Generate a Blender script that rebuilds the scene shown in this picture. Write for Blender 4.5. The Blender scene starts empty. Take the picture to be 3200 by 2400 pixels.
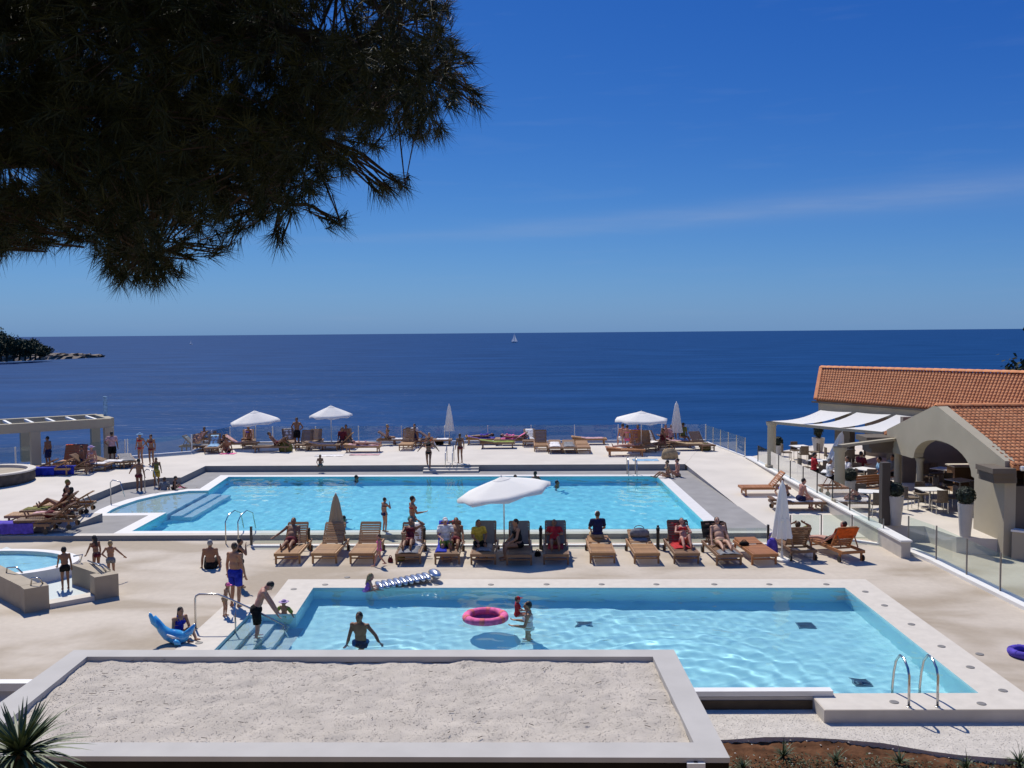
import bpy, bmesh, math, random
import numpy as np
from mathutils import Vector, Matrix, Euler, geometry

S = bpy.context.scene
COL = S.collection
R = math.radians
rng = random.Random(7)

# ---------------------------------------------------------------- camera
CAMZ = 7.0
FPX, CX, CY = 2893.0, 1600.0, 1200.0
YAW, PITCH, ROLL = 0.0138, 0.0553, 0.0081
cam_d = bpy.data.cameras.new('camera')
cam = bpy.data.objects.new('camera', cam_d)
COL.objects.link(cam)
S.camera = cam
cam_d.sensor_width = 36.0
cam_d.lens = 36.0 * FPX / 3200.0
cam_d.clip_start = 0.1
cam_d.clip_end = 80000
CAMROT = (Matrix.Rotation(YAW, 3, 'Z') @ Matrix.Rotation(math.pi / 2 - PITCH, 3, 'X')
          @ Matrix.Rotation(-ROLL, 3, 'Z'))
cam.matrix_world = Matrix.Translation((0, 0, CAMZ)) @ CAMROT.to_4x4()

# ---------------------------------------------------------------- sky and sun
SUN_EL, SUN_AZ = R(54), R(-26)          # azimuth from +Y, clockwise positive
world = bpy.data.worlds.new('World')
S.world = world
world.use_nodes = True
wt = world.node_tree
wn, wl = wt.nodes, wt.links
bg = wn['Background']
bg.inputs[1].default_value = 0.065
sky = wn.new('ShaderNodeTexSky')
sky.sky_type = 'NISHITA'
sky.sun_disc = False
sky.sun_elevation = SUN_EL
sky.sun_rotation = SUN_AZ
sky.altitude = 0
sky.air_density = 0.6
sky.dust_density = 0.2
sky.ozone_density = 3.0


def wmath(op, a, b=None, c=None):
    n = wn.new('ShaderNodeMath')
    n.operation = op
    for i, v in enumerate((a, b, c)):
        if v is None:
            continue
        if isinstance(v, (int, float)):
            n.inputs[i].default_value = v
        else:
            wl.new(v, n.inputs[i])
    return n.outputs[0]


# colour grade of the whole sky (deeper blue), then sea haze settling on the horizon all round
STR = 0.065
sc_ = wn.new('ShaderNodeSeparateColor')
wl.new(sky.outputs[0], sc_.inputs[0])
cc_ = wn.new('ShaderNodeCombineColor')
for i, (g_, k_) in enumerate(((1.58, 0.90), (1.10, 0.90), (0.62, 0.99))):
    v_ = wmath('POWER', wmath('MAXIMUM', wmath('MULTIPLY', sc_.outputs[i], STR), (0.080, 0.150, 0.26)[i]), g_)
    wl.new(wmath('MULTIPLY', v_, k_ / STR), cc_.inputs[i])

# thin cirrus streak, low over the sea, plus fainter veils round the whole sky
tc = wn.new('ShaderNodeTexCoord')
sep = wn.new('ShaderNodeSeparateXYZ')
wl.new(tc.outputs['Generated'], sep.inputs[0])
az = wmath('ARCTAN2', sep.outputs[0], sep.outputs[1])
el = wmath('ARCSINE', sep.outputs[2])
mp = wn.new('ShaderNodeMapping')
mp.inputs['Scale'].default_value = (5, 5, 46)
mp.inputs['Rotation'].default_value = (0.0, R(7), 0)
wl.new(tc.outputs['Generated'], mp.inputs[0])
nz = wn.new('ShaderNodeTexNoise')
nz.inputs['Scale'].default_value = 1.6
nz.inputs['Detail'].default_value = 7
wl.new(mp.outputs[0], nz.inputs[0])
line = wmath('MULTIPLY_ADD', wmath('SINE', wmath('MULTIPLY_ADD', az, 2.4, 0.0)), 0.026, 0.110)
dist = wmath('DIVIDE', wmath('SUBTRACT', el, line), wmath('MULTIPLY_ADD', wmath('ADD', az, 0.15), 0.016, 0.006))
streak = wmath('POWER', 2.718, wmath('MULTIPLY', wmath('MULTIPLY', dist, dist), -1.0))
amt = wmath('MULTIPLY', streak, wmath('MULTIPLY_ADD', nz.outputs[0], 1.0, -0.05))
win = wn.new('ShaderNodeMapRange')
win.inputs[1].default_value = -0.22
win.inputs[2].default_value = 0.02
wl.new(az, win.inputs[0])
amt = wmath('MULTIPLY', amt, win.outputs[0])
veil = wmath('MULTIPLY', wmath('MAXIMUM', wmath('SUBTRACT', nz.outputs[0], 0.56), 0.0), 0.25)
amt = wn_clamp = wmath('MINIMUM', wmath('MULTIPLY_ADD', amt, 0.38, veil), 0.6)
hz_ = wmath('POWER', 2.718, wmath('MULTIPLY', wmath('ABSOLUTE', el), -14.0))
mh = wn.new('ShaderNodeMixRGB')
mh.inputs['Color2'].default_value = (0.160 / STR, 0.295 / STR, 0.52 / STR, 1)
wl.new(hz_, mh.inputs[0])
wl.new(cc_.outputs[0], mh.inputs['Color1'])
mix = wn.new('ShaderNodeMixRGB')
mix.inputs['Color2'].default_value = (5.2, 6.4, 9.0, 1)
wl.new(amt, mix.inputs[0])
wl.new(mh.outputs[0], mix.inputs['Color1'])
wl.new(mix.outputs[0], bg.inputs[0])

sun_d = bpy.data.lights.new('sun', 'SUN')
sun_d.energy = 4.5
sun_d.angle = R(0.5)
sun_d.color = (1.0, 0.94, 0.83)
sun_d.cycles.is_caustics_light = True
sun = bpy.data.objects.new('sun', sun_d)
COL.objects.link(sun)
SUNDIR = Vector((-math.sin(SUN_AZ) * math.cos(SUN_EL), -math.cos(SUN_AZ) * math.cos(SUN_EL), -math.sin(SUN_EL)))
sun.rotation_euler = SUNDIR.to_track_quat('-Z', 'Y').to_euler()
sun.location = (0, 0, 40)

S.view_settings.view_transform = 'Standard'
S.view_settings.look = 'None'
S.view_settings.exposure = 0.0
S.view_settings.gamma = 1.0
S.render.engine = 'CYCLES'
S.cycles.max_bounces = 10
S.cycles.transparent_max_bounces = 24
S.cycles.sample_clamp_indirect = 4.0
# ---------------------------------------------------------------- placing by sight line
def ray(px, py):
    return CAMROT @ Vector(((px - CX) / FPX, -(py - CY) / FPX, -1.0))


def P(px, py, z=0.0):
    """point of the horizontal plane at height z that lies on this line of sight"""
    d = ray(px, py)
    t = (z - CAMZ) / d.z
    return Vector((d.x * t, d.y * t, z))


def PY(px, py, y):
    d = ray(px, py)
    t = y / d.y
    return Vector((d.x * t, y, CAMZ + d.z * t))


def PX(px, py, x):
    d = ray(px, py)
    t = x / d.x
    return Vector((x, d.y * t, CAMZ + d.z * t))


# ---------------------------------------------------------------- meshes
class MB:
    def __init__(s):
        s.v, s.f = [], []

    def add(s, vs, fs):
        o = len(s.v)
        s.v += [tuple(v) for v in vs]
        s.f += [tuple(i + o for i in f) for f in fs]
        return s

    def box(s, c, size, rot=None):
        hx, hy, hz = (a / 2 for a in size)
        vs = [Vector((x, y, z)) for x in (-hx, hx) for y in (-hy, hy) for z in (-hz, hz)]
        if rot is not None:
            vs = [rot @ v for v in vs]
        vs = [v + Vector(c) for v in vs]
        return s.add(vs, [(0, 1, 3, 2), (4, 6, 7, 5), (0, 4, 5, 1), (2, 3, 7, 6), (0, 2, 6, 4), (1, 5, 7, 3)])

    def bar(s, a, b, w, h, up=(0, 0, 1)):
        a, b = Vector(a), Vector(b)
        d = (b - a)
        L = d.length
        d.normalize()
        up = Vector(up)
        if abs(d.dot(up)) > 0.98:
            up = Vector((0, 1, 0))
        x = d.cross(up).normalized()
        z = x.cross(d)
        rot = Matrix((x, d, z)).transposed()
        return s.box((a + b) / 2, (w, L, h), rot)

    def quad(s, *pts):
        return s.add(pts, [tuple(range(len(pts)))])

    def prism(s, poly, z0, z1):
        """poly: xy list; z0/z1 numbers or per-vertex lists"""
        n = len(poly)
        zb = z0 if isinstance(z0, (list, tuple)) else [z0] * n
        zt = z1 if isinstance(z1, (list, tuple)) else [z1] * n
        tris = geometry.tessellate_polygon([[Vector((p[0], p[1], 0)) for p in poly]])
        vs = [(p[0], p[1], zb[i]) for i, p in enumerate(poly)] + [(p[0], p[1], zt[i]) for i, p in enumerate(poly)]
        fs = [tuple(t) for t in tris] + [tuple(i + n for i in t) for t in tris]
        fs += [(i, (i + 1) % n, (i + 1) % n + n, i + n) for i in range(n)]
        return s.add(vs, fs)

    def tube(s, path, r, n=8, caps=True, closed=False):
        path = [Vector(p) for p in path]
        m = len(path)
        rs = r if isinstance(r, (list, tuple)) else [r] * m
        vs, fs = [], []
        prev = None
        for i, p in enumerate(path):
            if closed:
                t = path[(i + 1) % m] - path[i - 1]
            else:
                t = path[min(i + 1, m - 1)] - path[max(i - 1, 0)]
            t.normalize()
            if prev is None:
                u = t.cross(Vector((0.13, 0.27, 0.95)))
                if u.length < 0.1:
                    u = t.cross(Vector((1, 0, 0)))
                u.normalize()
            else:
                u = (prev - t * prev.dot(t)).normalized()
            prev = u
            w = t.cross(u)
            for k in range(n):
                a = 2 * math.pi * k / n
                vs.append(p + (u * math.cos(a) + w * math.sin(a)) * rs[i])
        for i in range(m if closed else m - 1):
            j = (i + 1) % m
            for k in range(n):
                k2 = (k + 1) % n
                fs.append((i * n + k, i * n + k2, j * n + k2, j * n + k))
        if caps and not closed:
            fs.append(tuple(range(n - 1, -1, -1)))
            fs.append(tuple((m - 1) * n + k for k in range(n)))
        return s.add(vs, fs)

    def lathe(s, prof, n=24, c=(0, 0, 0), rad=None):
        """prof: (r, z) list; rad(k, i): factor on the radius"""
        c = Vector(c)
        vs, fs = [], []
        for i, (r, z) in enumerate(prof):
            for k in range(n):
                a = 2 * math.pi * k / n
                q = r * (rad(k, i) if rad else 1)
                vs.append(c + Vector((q * math.cos(a), q * math.sin(a), z)))
        for i in range(len(prof) - 1):
            for k in range(n):
                k2 = (k + 1) % n
                fs.append((i * n + k, i * n + k2, (i + 1) * n + k2, (i + 1) * n + k))
        return s.add(vs, fs)

    def ell(s, c, r, rot=None, nu=14, nv=9):
        c = Vector(c)
        vs, fs = [], []
        for i in range(nv + 1):
            t = math.pi * i / nv
            for k in range(nu):
                a = 2 * math.pi * k / nu
                v = Vector((r[0] * math.sin(t) * math.cos(a), r[1] * math.sin(t) * math.sin(a), r[2] * math.cos(t)))
                if rot is not None:
                    v = rot @ v
                vs.append(c + v)
        for i in range(nv):
            for k in range(nu):
                k2 = (k + 1) % nu
                fs.append((i * nu + k, (i + 1) * nu + k, (i + 1) * nu + k2, i * nu + k2))
        return s.add(vs, fs)

    def cap(s, a, b, ra, rb, n=10):
        a, b = Vector(a), Vector(b)
        d = b - a
        L = max(d.length, 1e-5)
        d /= L
        path, rs = [], []
        for q in (-1, -0.8, -0.4):
            path.append(a + d * ra * q)
            rs.append(ra * max(0.05, math.sqrt(max(0, 1 - q * q))))
        path += [a, b]
        rs += [ra, rb]
        for q in (0.4, 0.8, 1):
            path.append(b + d * rb * q)
            rs.append(rb * max(0.05, math.sqrt(max(0, 1 - q * q))))
        return s.tube(path, rs, n)

    def mesh(s, name, mat=None, smooth=False):
        me = bpy.data.meshes.new(name)
        me.from_pydata(s.v, [], s.f)
        if mat:
            me.materials.append(mat)
        if smooth:
            me.polygons.foreach_set('use_smooth', [True] * len(me.polygons))
        me.update()
        return me

    def build(s, name, mat, parent=None, smooth=False, loc=None, rot=None):
        return put(name, s.mesh(name, mat, smooth), parent, loc, rot)


def put(name, me, parent=None, loc=None, rot=None):
    o = bpy.data.objects.new(name, me)
    COL.objects.link(o)
    if parent:
        o.parent = parent
    if loc is not None:
        o.location = loc
    if rot is not None:
        o.rotation_euler = rot
    return o


def tag(o, label=None, cat=None, group=None, kind=None):
    if label:
        o['label'] = label
    if cat:
        o['category'] = cat
    if group:
        o['group'] = group
    if kind:
        o['kind'] = kind
    return o


def thing(name, label, cat, loc=(0, 0, 0), rz=0.0, group=None):
    o = bpy.data.objects.new(name, None)
    COL.objects.link(o)
    o.location = loc
    o.rotation_euler = (0, 0, rz)
    o.empty_display_size = 0.2
    return tag(o, label, cat, group)


def copy_tree(o, parent=None):
    c = o.copy()
    COL.objects.link(c)
    if parent:
        c.parent = parent
    for ch in o.children:
        copy_tree(ch, c)
    return c


def structure(o):
    o['kind'] = 'structure'
    return o


def sheet_mb(outer, holes=()):
    polys = [[Vector(p) for p in outer]] + [[Vector(p) for p in h] for h in holes]
    flat = [[Vector((p.x, p.y, 0)) for p in pl] for pl in polys]
    tris = geometry.tessellate_polygon(flat)
    vs = [p for pl in polys for p in pl]
    out = []
    for t in tris:
        a, b, c = (vs[i] for i in t)
        out.append(t if (b - a).cross(c - a).z > 0 else (t[0], t[2], t[1]))
    return MB().add(vs, out)


def lift(pts, z):
    return [Vector((p[0], p[1], z)) for p in pts]


# ---------------------------------------------------------------- materials
def nodes(name):
    m = bpy.data.materials.new(name)
    m.use_nodes = True
    return m, m.node_tree, m.node_tree.nodes['Principled BSDF']


def mat(name, col, rough=0.6, var=0.12, scale=3.0, bump=0.0, bscale=40.0, metal=0.0, spec=0.5, col2=None, detail=6, coord='Object'):
    m, t, b = nodes(name)
    b.inputs['Roughness'].default_value = rough
    b.inputs['Metallic'].default_value = metal
    b.inputs['Specular IOR Level'].default_value = spec
    tcn = t.nodes.new('ShaderNodeTexCoord')
    n = t.nodes.new('ShaderNodeTexNoise')
    n.inputs['Scale'].default_value = scale
    n.inputs['Detail'].default_value = detail
    t.links.new(tcn.outputs[coord], n.inputs[0])
    cr = t.nodes.new('ShaderNodeValToRGB')
    c2 = col2 or tuple(min(1, c * (1 + var)) for c in col)
    c1 = col if col2 else tuple(c * (1 - var) for c in col)
    cr.color_ramp.elements[0].position = 0.3
    cr.color_ramp.elements[1].position = 0.7
    cr.color_ramp.elements[0].color = (*c1, 1)
    cr.color_ramp.elements[1].color = (*c2, 1)
    t.links.new(n.outputs[0], cr.inputs[0])
    t.links.new(cr.outputs[0], b.inputs['Base Color'])
    if bump:
        n2 = t.nodes.new('ShaderNodeTexNoise')
        n2.inputs['Scale'].default_value = bscale
        n2.inputs['Detail'].default_value = 5
        t.links.new(tcn.outputs[coord], n2.inputs[0])
        bp = t.nodes.new('ShaderNodeBump')
        bp.inputs['Strength'].default_value = bump
        bp.inputs['Distance'].default_value = 0.02
        t.links.new(n2.outputs[0], bp.inputs['Height'])
        t.links.new(bp.outputs[0], b.inputs['Normal'])
    return m


def fabric(name, col, trans=0.35):
    m, t, b = nodes(name)
    b.inputs['Base Color'].default_value = (*col, 1)
    b.inputs['Roughness'].default_value = 0.9
    b.inputs['Specular IOR Level'].default_value = 0.1
    tr = t.nodes.new('ShaderNodeBsdfTranslucent')
    tr.inputs[0].default_value = (*col, 1)
    n = t.nodes.new('ShaderNodeTexNoise')
    n.inputs['Scale'].default_value = 5
    bp = t.nodes.new('ShaderNodeBump')
    bp.inputs['Strength'].default_value = 0.25
    bp.inputs['Distance'].default_value = 0.05
    t.links.new(n.outputs[0], bp.inputs['Height'])
    t.links.new(bp.outputs[0], b.inputs['Normal'])
    mx = t.nodes.new('ShaderNodeMixShader')
    mx.inputs[0].default_value = trans
    t.links.new(b.outputs[0], mx.inputs[1])
    t.links.new(tr.outputs[0], mx.inputs[2])
    t.links.new(mx.outputs[0], t.nodes['Material Output'].inputs[0])
    return m


def glass_sheet(name, tint, rough=0.02, blend=0.12):
    m, t, b = nodes(name)
    t.nodes.remove(b)
    tr = t.nodes.new('ShaderNodeBsdfTransparent')
    tr.inputs[0].default_value = (*tint, 1)
    gl = t.nodes.new('ShaderNodeBsdfGlossy')
    gl.inputs['Roughness'].default_value = rough
    fr = t.nodes.new('ShaderNodeFresnel')
    fr.inputs[0].default_value = 1.45
    ad = t.nodes.new('ShaderNodeMath')
    ad.operation = 'MULTIPLY_ADD'
    ad.inputs[1].default_value = 0.8
    ad.inputs[2].default_value = blend * 0.3
    t.links.new(fr.outputs[0], ad.inputs[0])
    df = t.nodes.new('ShaderNodeBsdfDiffuse')
    df.inputs[0].default_value = (0.55, 0.68, 0.62, 1)
    m0 = t.nodes.new('ShaderNodeMixShader')
    m0.inputs[0].default_value = blend
    t.links.new(tr.outputs[0], m0.inputs[1])
    t.links.new(df.outputs[0], m0.inputs[2])
    mx = t.nodes.new('ShaderNodeMixShader')
    t.links.new(ad.outputs[0], mx.inputs[0])
    t.links.new(m0.outputs[0], mx.inputs[1])
    t.links.new(gl.outputs[0], mx.inputs[2])
    t.links.new(mx.outputs[0], t.nodes['Material Output'].inputs[0])
    return m


def deck_material():
    m, t, b = nodes('deck_paving')
    b.inputs['Roughness'].default_value = 0.75
    b.inputs['Specular IOR Level'].default_value = 0.25
    tcn = t.nodes.new('ShaderNodeTexCoord')
    a = t.nodes.new('ShaderNodeTexNoise')           # damp patches left by bathers
    a.inputs['Scale'].default_value = 0.22
    a.inputs['Detail'].default_value = 3.5
    a.inputs['Distortion'].default_value = 0.4
    mpn = t.nodes.new('ShaderNodeMapping')
    mpn.inputs['Scale'].default_value = (1.0, 1.7, 1)
    t.links.new(tcn.outputs['Object'], mpn.inputs[0])
    t.links.new(mpn.outputs[0], a.inputs[0])
    cr = t.nodes.new('ShaderNodeValToRGB')
    e = cr.color_ramp.elements
    e[0].position, e[0].color = 0.36, (0.555, 0.487, 0.405, 1)
    e[1].position, e[1].color = 0.60, (0.37, 0.305, 0.23, 1)
    k = cr.color_ramp.elements.new(0.47)
    k.color = (0.505, 0.438, 0.36, 1)
    t.links.new(a.outputs[0], cr.inputs[0])
    n2 = t.nodes.new('ShaderNodeTexNoise')
    n2.inputs['Scale'].default_value = 6
    n2.inputs['Detail'].default_value = 8
    t.links.new(tcn.outputs['Object'], n2.inputs[0])
    mr = t.nodes.new('ShaderNodeMapRange')
    mr.inputs[3].default_value = 0.88
    mr.inputs[4].default_value = 1.1
    t.links.new(n2.outputs[0], mr.inputs[0])
    mu = t.nodes.new('ShaderNodeMixRGB')
    mu.blend_type = 'MULTIPLY'
    mu.inputs[0].default_value = 1
    t.links.new(cr.outputs[0], mu.inputs[1])
    t.links.new(mr.outputs[0], mu.inputs[2])
    t.links.new(mu.outputs[0], b.inputs['Base Color'])
    return m


def sea_material():
    m, t, b = nodes('sea_water')
    b.inputs['Roughness'].default_value = 0.9
    b.inputs['Specular IOR Level'].default_value = 0.0
    tcn = t.nodes.new('ShaderNodeTexCoord')
    mpn = t.nodes.new('ShaderNodeMapping')
    mpn.inputs['Scale'].default_value = (0.022, 0.06, 1)
    t.links.new(tcn.outputs['Object'], mpn.inputs[0])
    a = t.nodes.new('ShaderNodeTexNoise')
    a.inputs['Scale'].default_value = 1
    a.inputs['Detail'].default_value = 9
    a.inputs['Roughness'].default_value = 0.62
    t.links.new(mpn.outputs[0], a.inputs[0])
    cr = t.nodes.new('ShaderNodeValToRGB')
    e = cr.color_ramp.elements
    e[0].position, e[0].color = 0.32, (0.003, 0.038, 0.130, 1)
    e[1].position, e[1].color = 0.70, (0.010, 0.064, 0.205, 1)
    t.links.new(a.outputs[0], cr.inputs[0])
    t.links.new(cr.outputs[0], b.inputs['Base Color'])
    n2 = t.nodes.new('ShaderNodeTexNoise')
    n2.inputs['Scale'].default_value = 0.35
    n2.inputs['Detail'].default_value = 6
    mp2 = t.nodes.new('ShaderNodeMapping')
    mp2.inputs['Scale'].default_value = (0.6, 1.6, 1)
    t.links.new(tcn.outputs['Object'], mp2.inputs[0])
    t.links.new(mp2.outputs[0], n2.inputs[0])
    bp = t.nodes.new('ShaderNodeBump')
    bp.inputs['Strength'].default_value = 0.8
    bp.inputs['Distance'].default_value = 0.6
    t.links.new(n2.outputs[0], bp.inputs['Height'])
    t.links.new(bp.outputs[0], b.inputs['Normal'])
    gl = t.nodes.new('ShaderNodeBsdfGlossy')
    gl.inputs['Roughness'].default_value = 0.3
    t.links.new(bp.outputs[0], gl.inputs['Normal'])
    mx = t.nodes.new('ShaderNodeMixShader')
    mx.inputs[0].default_value = 0.045
    t.links.new(b.outputs[0], mx.inputs[1])
    t.links.new(gl.outputs[0], mx.inputs[2])
    t.links.new(mx.outputs[0], t.nodes['Material Output'].inputs[0])
    return m


def pool_water(name, tint):
    m, t, b = nodes(name)
    t.nodes.remove(b)
    g = t.nodes.new('ShaderNodeBsdfGlass')
    g.inputs['IOR'].default_value = 1.33
    g.inputs['Roughness'].default_value = 0.0
    g.inputs['Color'].default_value = (*tint, 1)
    t.links.new(g.outputs[0], t.nodes['Material Output'].inputs[0])
    return m


def wood(name, c1, c2):
    m, t, b = nodes(name)
    b.inputs['Roughness'].default_value = 0.55
    tcn = t.nodes.new('ShaderNodeTexCoord')
    mpn = t.nodes.new('ShaderNodeMapping')
    mpn.inputs['Scale'].default_value = (14, 14, 14)
    t.links.new(tcn.outputs['Object'], mpn.inputs[0])
    a = t.nodes.new('ShaderNodeTexNoise')
    a.inputs['Scale'].default_value = 1
    a.inputs['Detail'].default_value = 5
    t.links.new(mpn.outputs[0], a.inputs[0])
    oi = t.nodes.new('ShaderNodeObjectInfo')
    ad = t.nodes.new('ShaderNodeMath')
    ad.operation = 'MULTIPLY_ADD'
    ad.inputs[1].default_value = 0.5
    t.links.new(oi.outputs['Random'], ad.inputs[0])
    ad2 = t.nodes.new('ShaderNodeMath')
    ad2.operation = 'MULTIPLY'
    ad2.inputs[1].default_value = 0.5
    t.links.new(a.outputs[0], ad2.inputs[0])
    t.links.new(ad2.outputs[0], ad.inputs[2])
    cr = t.nodes.new('ShaderNodeValToRGB')
    cr.color_ramp.elements[0].position = 0.1
    cr.color_ramp.elements[1].position = 0.8
    cr.color_ramp.elements[0].color = (*c1, 1)
    cr.color_ramp.elements[1].color = (*c2, 1)
    t.links.new(ad.outputs[0], cr.inputs[0])
    t.links.new(cr.outputs[0], b.inputs['Base Color'])
    return m


def tile_material():
    m, t, b = nodes('roof_tile_clay')
    b.inputs['Roughness'].default_value = 0.8
    oi = t.nodes.new('ShaderNodeObjectInfo')
    tcn = t.nodes.new('ShaderNodeTexCoord')
    a = t.nodes.new('ShaderNodeTexNoise')
    a.inputs['Scale'].default_value = 2.5
    a.inputs['Detail'].default_value = 6
    geo = t.nodes.new('ShaderNodeNewGeometry')
    t.links.new(geo.outputs['Position'], a.inputs[0])
    ad = t.nodes.new('ShaderNodeMath')
    ad.operation = 'MULTIPLY_ADD'
    ad.inputs[1].default_value = 0.35
    t.links.new(oi.outputs['Random'], ad.inputs[0])
    ad2 = t.nodes.new('ShaderNodeMath')
    ad2.operation = 'MULTIPLY'
    ad2.inputs[1].default_value = 0.8
    t.links.new(a.outputs[0], ad2.inputs[0])
    t.links.new(ad2.outputs[0], ad.inputs[2])
    cr = t.nodes.new('ShaderNodeValToRGB')
    cr.color_ramp.elements[0].position = 0.3
    cr.color_ramp.elements[1].position = 0.8
    cr.color_ramp.elements[0].color = (0.52, 0.175, 0.062, 1)
    cr.color_ramp.elements[1].color = (0.68, 0.29, 0.125, 1)
    t.links.new(ad.outputs[0], cr.inputs[0])
    t.links.new(cr.outputs[0], b.inputs['Base Color'])
    return m


M = {}
M['deck'] = deck_material()
M['coping'] = mat('pale_coping_stone', (0.61, 0.56, 0.49), 0.7, 0.06, 4, spec=0.25)
M['white_coping'] = mat('white_pool_rim', (0.70, 0.68, 0.66), 0.55, 0.05, 4)
M['surround'] = mat('grey_nonslip_paving', (0.29, 0.28, 0.275), 0.8, 0.10, 1.5, spec=0.2)
M['wall'] = mat('pale_plaster', (0.52, 0.48, 0.43), 0.85, 0.08, 2.0, spec=0.2)
M['shaded_wall'] = mat('shaded_wall_face', (0.30, 0.29, 0.27), 0.85, 0.08, 2.0, spec=0.2)  # darker than the paving: the shade on backlit faces is in the colour
M['terrace'] = mat('terrace_paving', (0.62, 0.57, 0.505), 0.8, 0.07, 0.7, spec=0.2)
M['pool_tile'] = mat('light_blue_pool_tile', (0.50, 0.79, 0.82), 0.35, 0.05, 1.0)
M['pool_tile2'] = mat('clear_blue_pool_tile', (0.32, 0.77, 0.81), 0.35, 0.05, 1.0)
M['beach_floor'] = mat('pale_pool_step', (0.50, 0.56, 0.56), 0.5, 0.05, 1.5)
M['water'] = pool_water('pool_water', (0.88, 0.97, 1.0))
M['tub_water'] = pool_water('tub_water', (0.88, 0.97, 1.0))
M['sea'] = sea_material()
M['gravel'] = mat('roof_gravel', (0.50, 0.45, 0.39), 0.95, 0.10, 1.6, spec=0.1, bump=0.5, bscale=60)
M['pebble'] = mat('pale_pebble', (0.50, 0.455, 0.395), 0.9, 0.10, 1.6, spec=0.15, coord='Object')
M['parapet'] = mat('parapet_coping', (0.47, 0.45, 0.425), 0.75, 0.06, 1.5, spec=0.2)
M['under_roof_shade'] = mat('shaded_fascia', (0.018, 0.013, 0.009), 0.8, 0.2, 3.0, spec=0.1)  # near black: deep shade under the roof edge painted as base colour
M['soil'] = mat('red_soil', (0.045, 0.020, 0.010), 0.95, 0.4, 3.2, bump=1.0, bscale=14, spec=0.1, col2=(0.155, 0.072, 0.036))
M['hill_bounce_soil'] = mat('hillside_bounce_soil', (0.30, 0.235, 0.15), 0.95, 0.3, 0.25, bump=1.0, bscale=8, spec=0.1)  # pale and warm so the unseen hill gives fill light
M['white_gravel'] = mat('white_gravel', (0.56, 0.515, 0.455), 0.95, 0.10, 5.0, spec=0.1, bump=0.7, bscale=45)
M['plaster'] = mat('warm_grey_render', (0.42, 0.375, 0.285), 0.9, 0.06, 0.8, spec=0.15)
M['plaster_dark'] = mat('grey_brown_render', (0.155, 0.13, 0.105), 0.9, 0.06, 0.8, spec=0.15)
M['shaded_post'] = mat('shaded_post_brown', (0.055, 0.043, 0.036), 0.7, 0.1, 2)  # dark tone paints in the shade this post stands in
M['tile'] = tile_material()
M['white'] = mat('white_paint', (0.78, 0.77, 0.74), 0.5, 0.04, 3)
M['canvas'] = fabric('white_canvas', (0.90, 0.88, 0.84), 0.20)
M['beige_canvas'] = fabric('beige_canvas', (0.50, 0.42, 0.29), 0.25)
M['awning'] = fabric('awning_canvas', (0.84, 0.83, 0.81), 0.24)
M['teak'] = wood('teak', (0.26, 0.125, 0.05), (0.50, 0.28, 0.12))
M['teak_dark'] = wood('weathered_teak', (0.14, 0.075, 0.04), (0.30, 0.165, 0.085))
M['teak_orange'] = wood('oiled_teak', (0.30, 0.11, 0.035), (0.48, 0.20, 0.07))
M['grey_mesh'] = mat('grey_sling_fabric', (0.16, 0.16, 0.16), 0.8, 0.1, 8)
M['steel'] = mat('stainless_steel', (0.55, 0.54, 0.52), 0.22, 0.05, 8, metal=1.0)
M['dark_steel'] = mat('dark_steel', (0.06, 0.06, 0.06), 0.4, 0.1, 8, metal=0.6)
M['post_steel'] = mat('grey_steel_post', (0.22, 0.22, 0.21), 0.4, 0.1, 8, metal=0.5)
M['glass'] = glass_sheet('balustrade_glass', (0.80, 0.90, 0.865), blend=0.10)
M['glass_far'] = glass_sheet('sea_balustrade_glass', (0.78, 0.87, 0.90), blend=0.10)
M['black'] = mat('black_plastic', (0.012, 0.012, 0.013), 0.5, 0.1, 5)
M['foliage'] = mat('topiary_leaf', (0.012, 0.022, 0.010), 0.7, 0.4, 9)
M['tree_leaf'] = mat('far_pine_leaf', (0.018, 0.036, 0.012), 0.8, 0.5, 0.4)
M['needle'] = mat('pine_needle', (0.016, 0.027, 0.008), 0.6, 0.45, 1.5, col2=(0.045, 0.052, 0.017), spec=0.25)
M['bark'] = mat('pine_bark', (0.055, 0.036, 0.024), 0.95, 0.4, 6, bump=0.8, bscale=18)
M['palm_leaf'] = mat('sword_leaf', (0.035, 0.060, 0.022), 0.55, 0.35, 3, col2=(0.095, 0.135, 0.055))
M['agave'] = mat('weed_leaf', (0.05, 0.075, 0.028), 0.6, 0.3, 6)
M['rock'] = mat('shore_rock', (0.24, 0.20, 0.165), 0.95, 0.3, 0.12, spec=0.1)
M['recess'] = mat('recess_shade_brown', (0.085, 0.065, 0.045), 0.9, 0.2, 3.0, spec=0.1)  # dark brown stands in for the shade inside the recess
M['dark_stone'] = mat('dark_stone', (0.085, 0.07, 0.06), 0.9, 0.3, 5, bump=0.6, bscale=10)
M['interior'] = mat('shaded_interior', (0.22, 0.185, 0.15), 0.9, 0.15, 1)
M['brown_panel'] = mat('brown_panel', (0.20, 0.11, 0.055), 0.7, 0.15, 2)
M['pot'] = mat('white_planter', (0.46, 0.445, 0.42), 0.5, 0.04, 3)
M['tub_wall'] = mat('tan_tub_wall', (0.36, 0.30, 0.22), 0.8, 0.1, 2.0)
M['rattan'] = mat('rattan', (0.16, 0.12, 0.085), 0.8, 0.3, 30)
M['drain'] = mat('dark_grate', (0.09, 0.17, 0.21), 0.6, 0.1, 10)
M['cover'] = mat('grey_cover', (0.20, 0.19, 0.18), 0.6, 0.1, 10)
CL = {}
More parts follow.
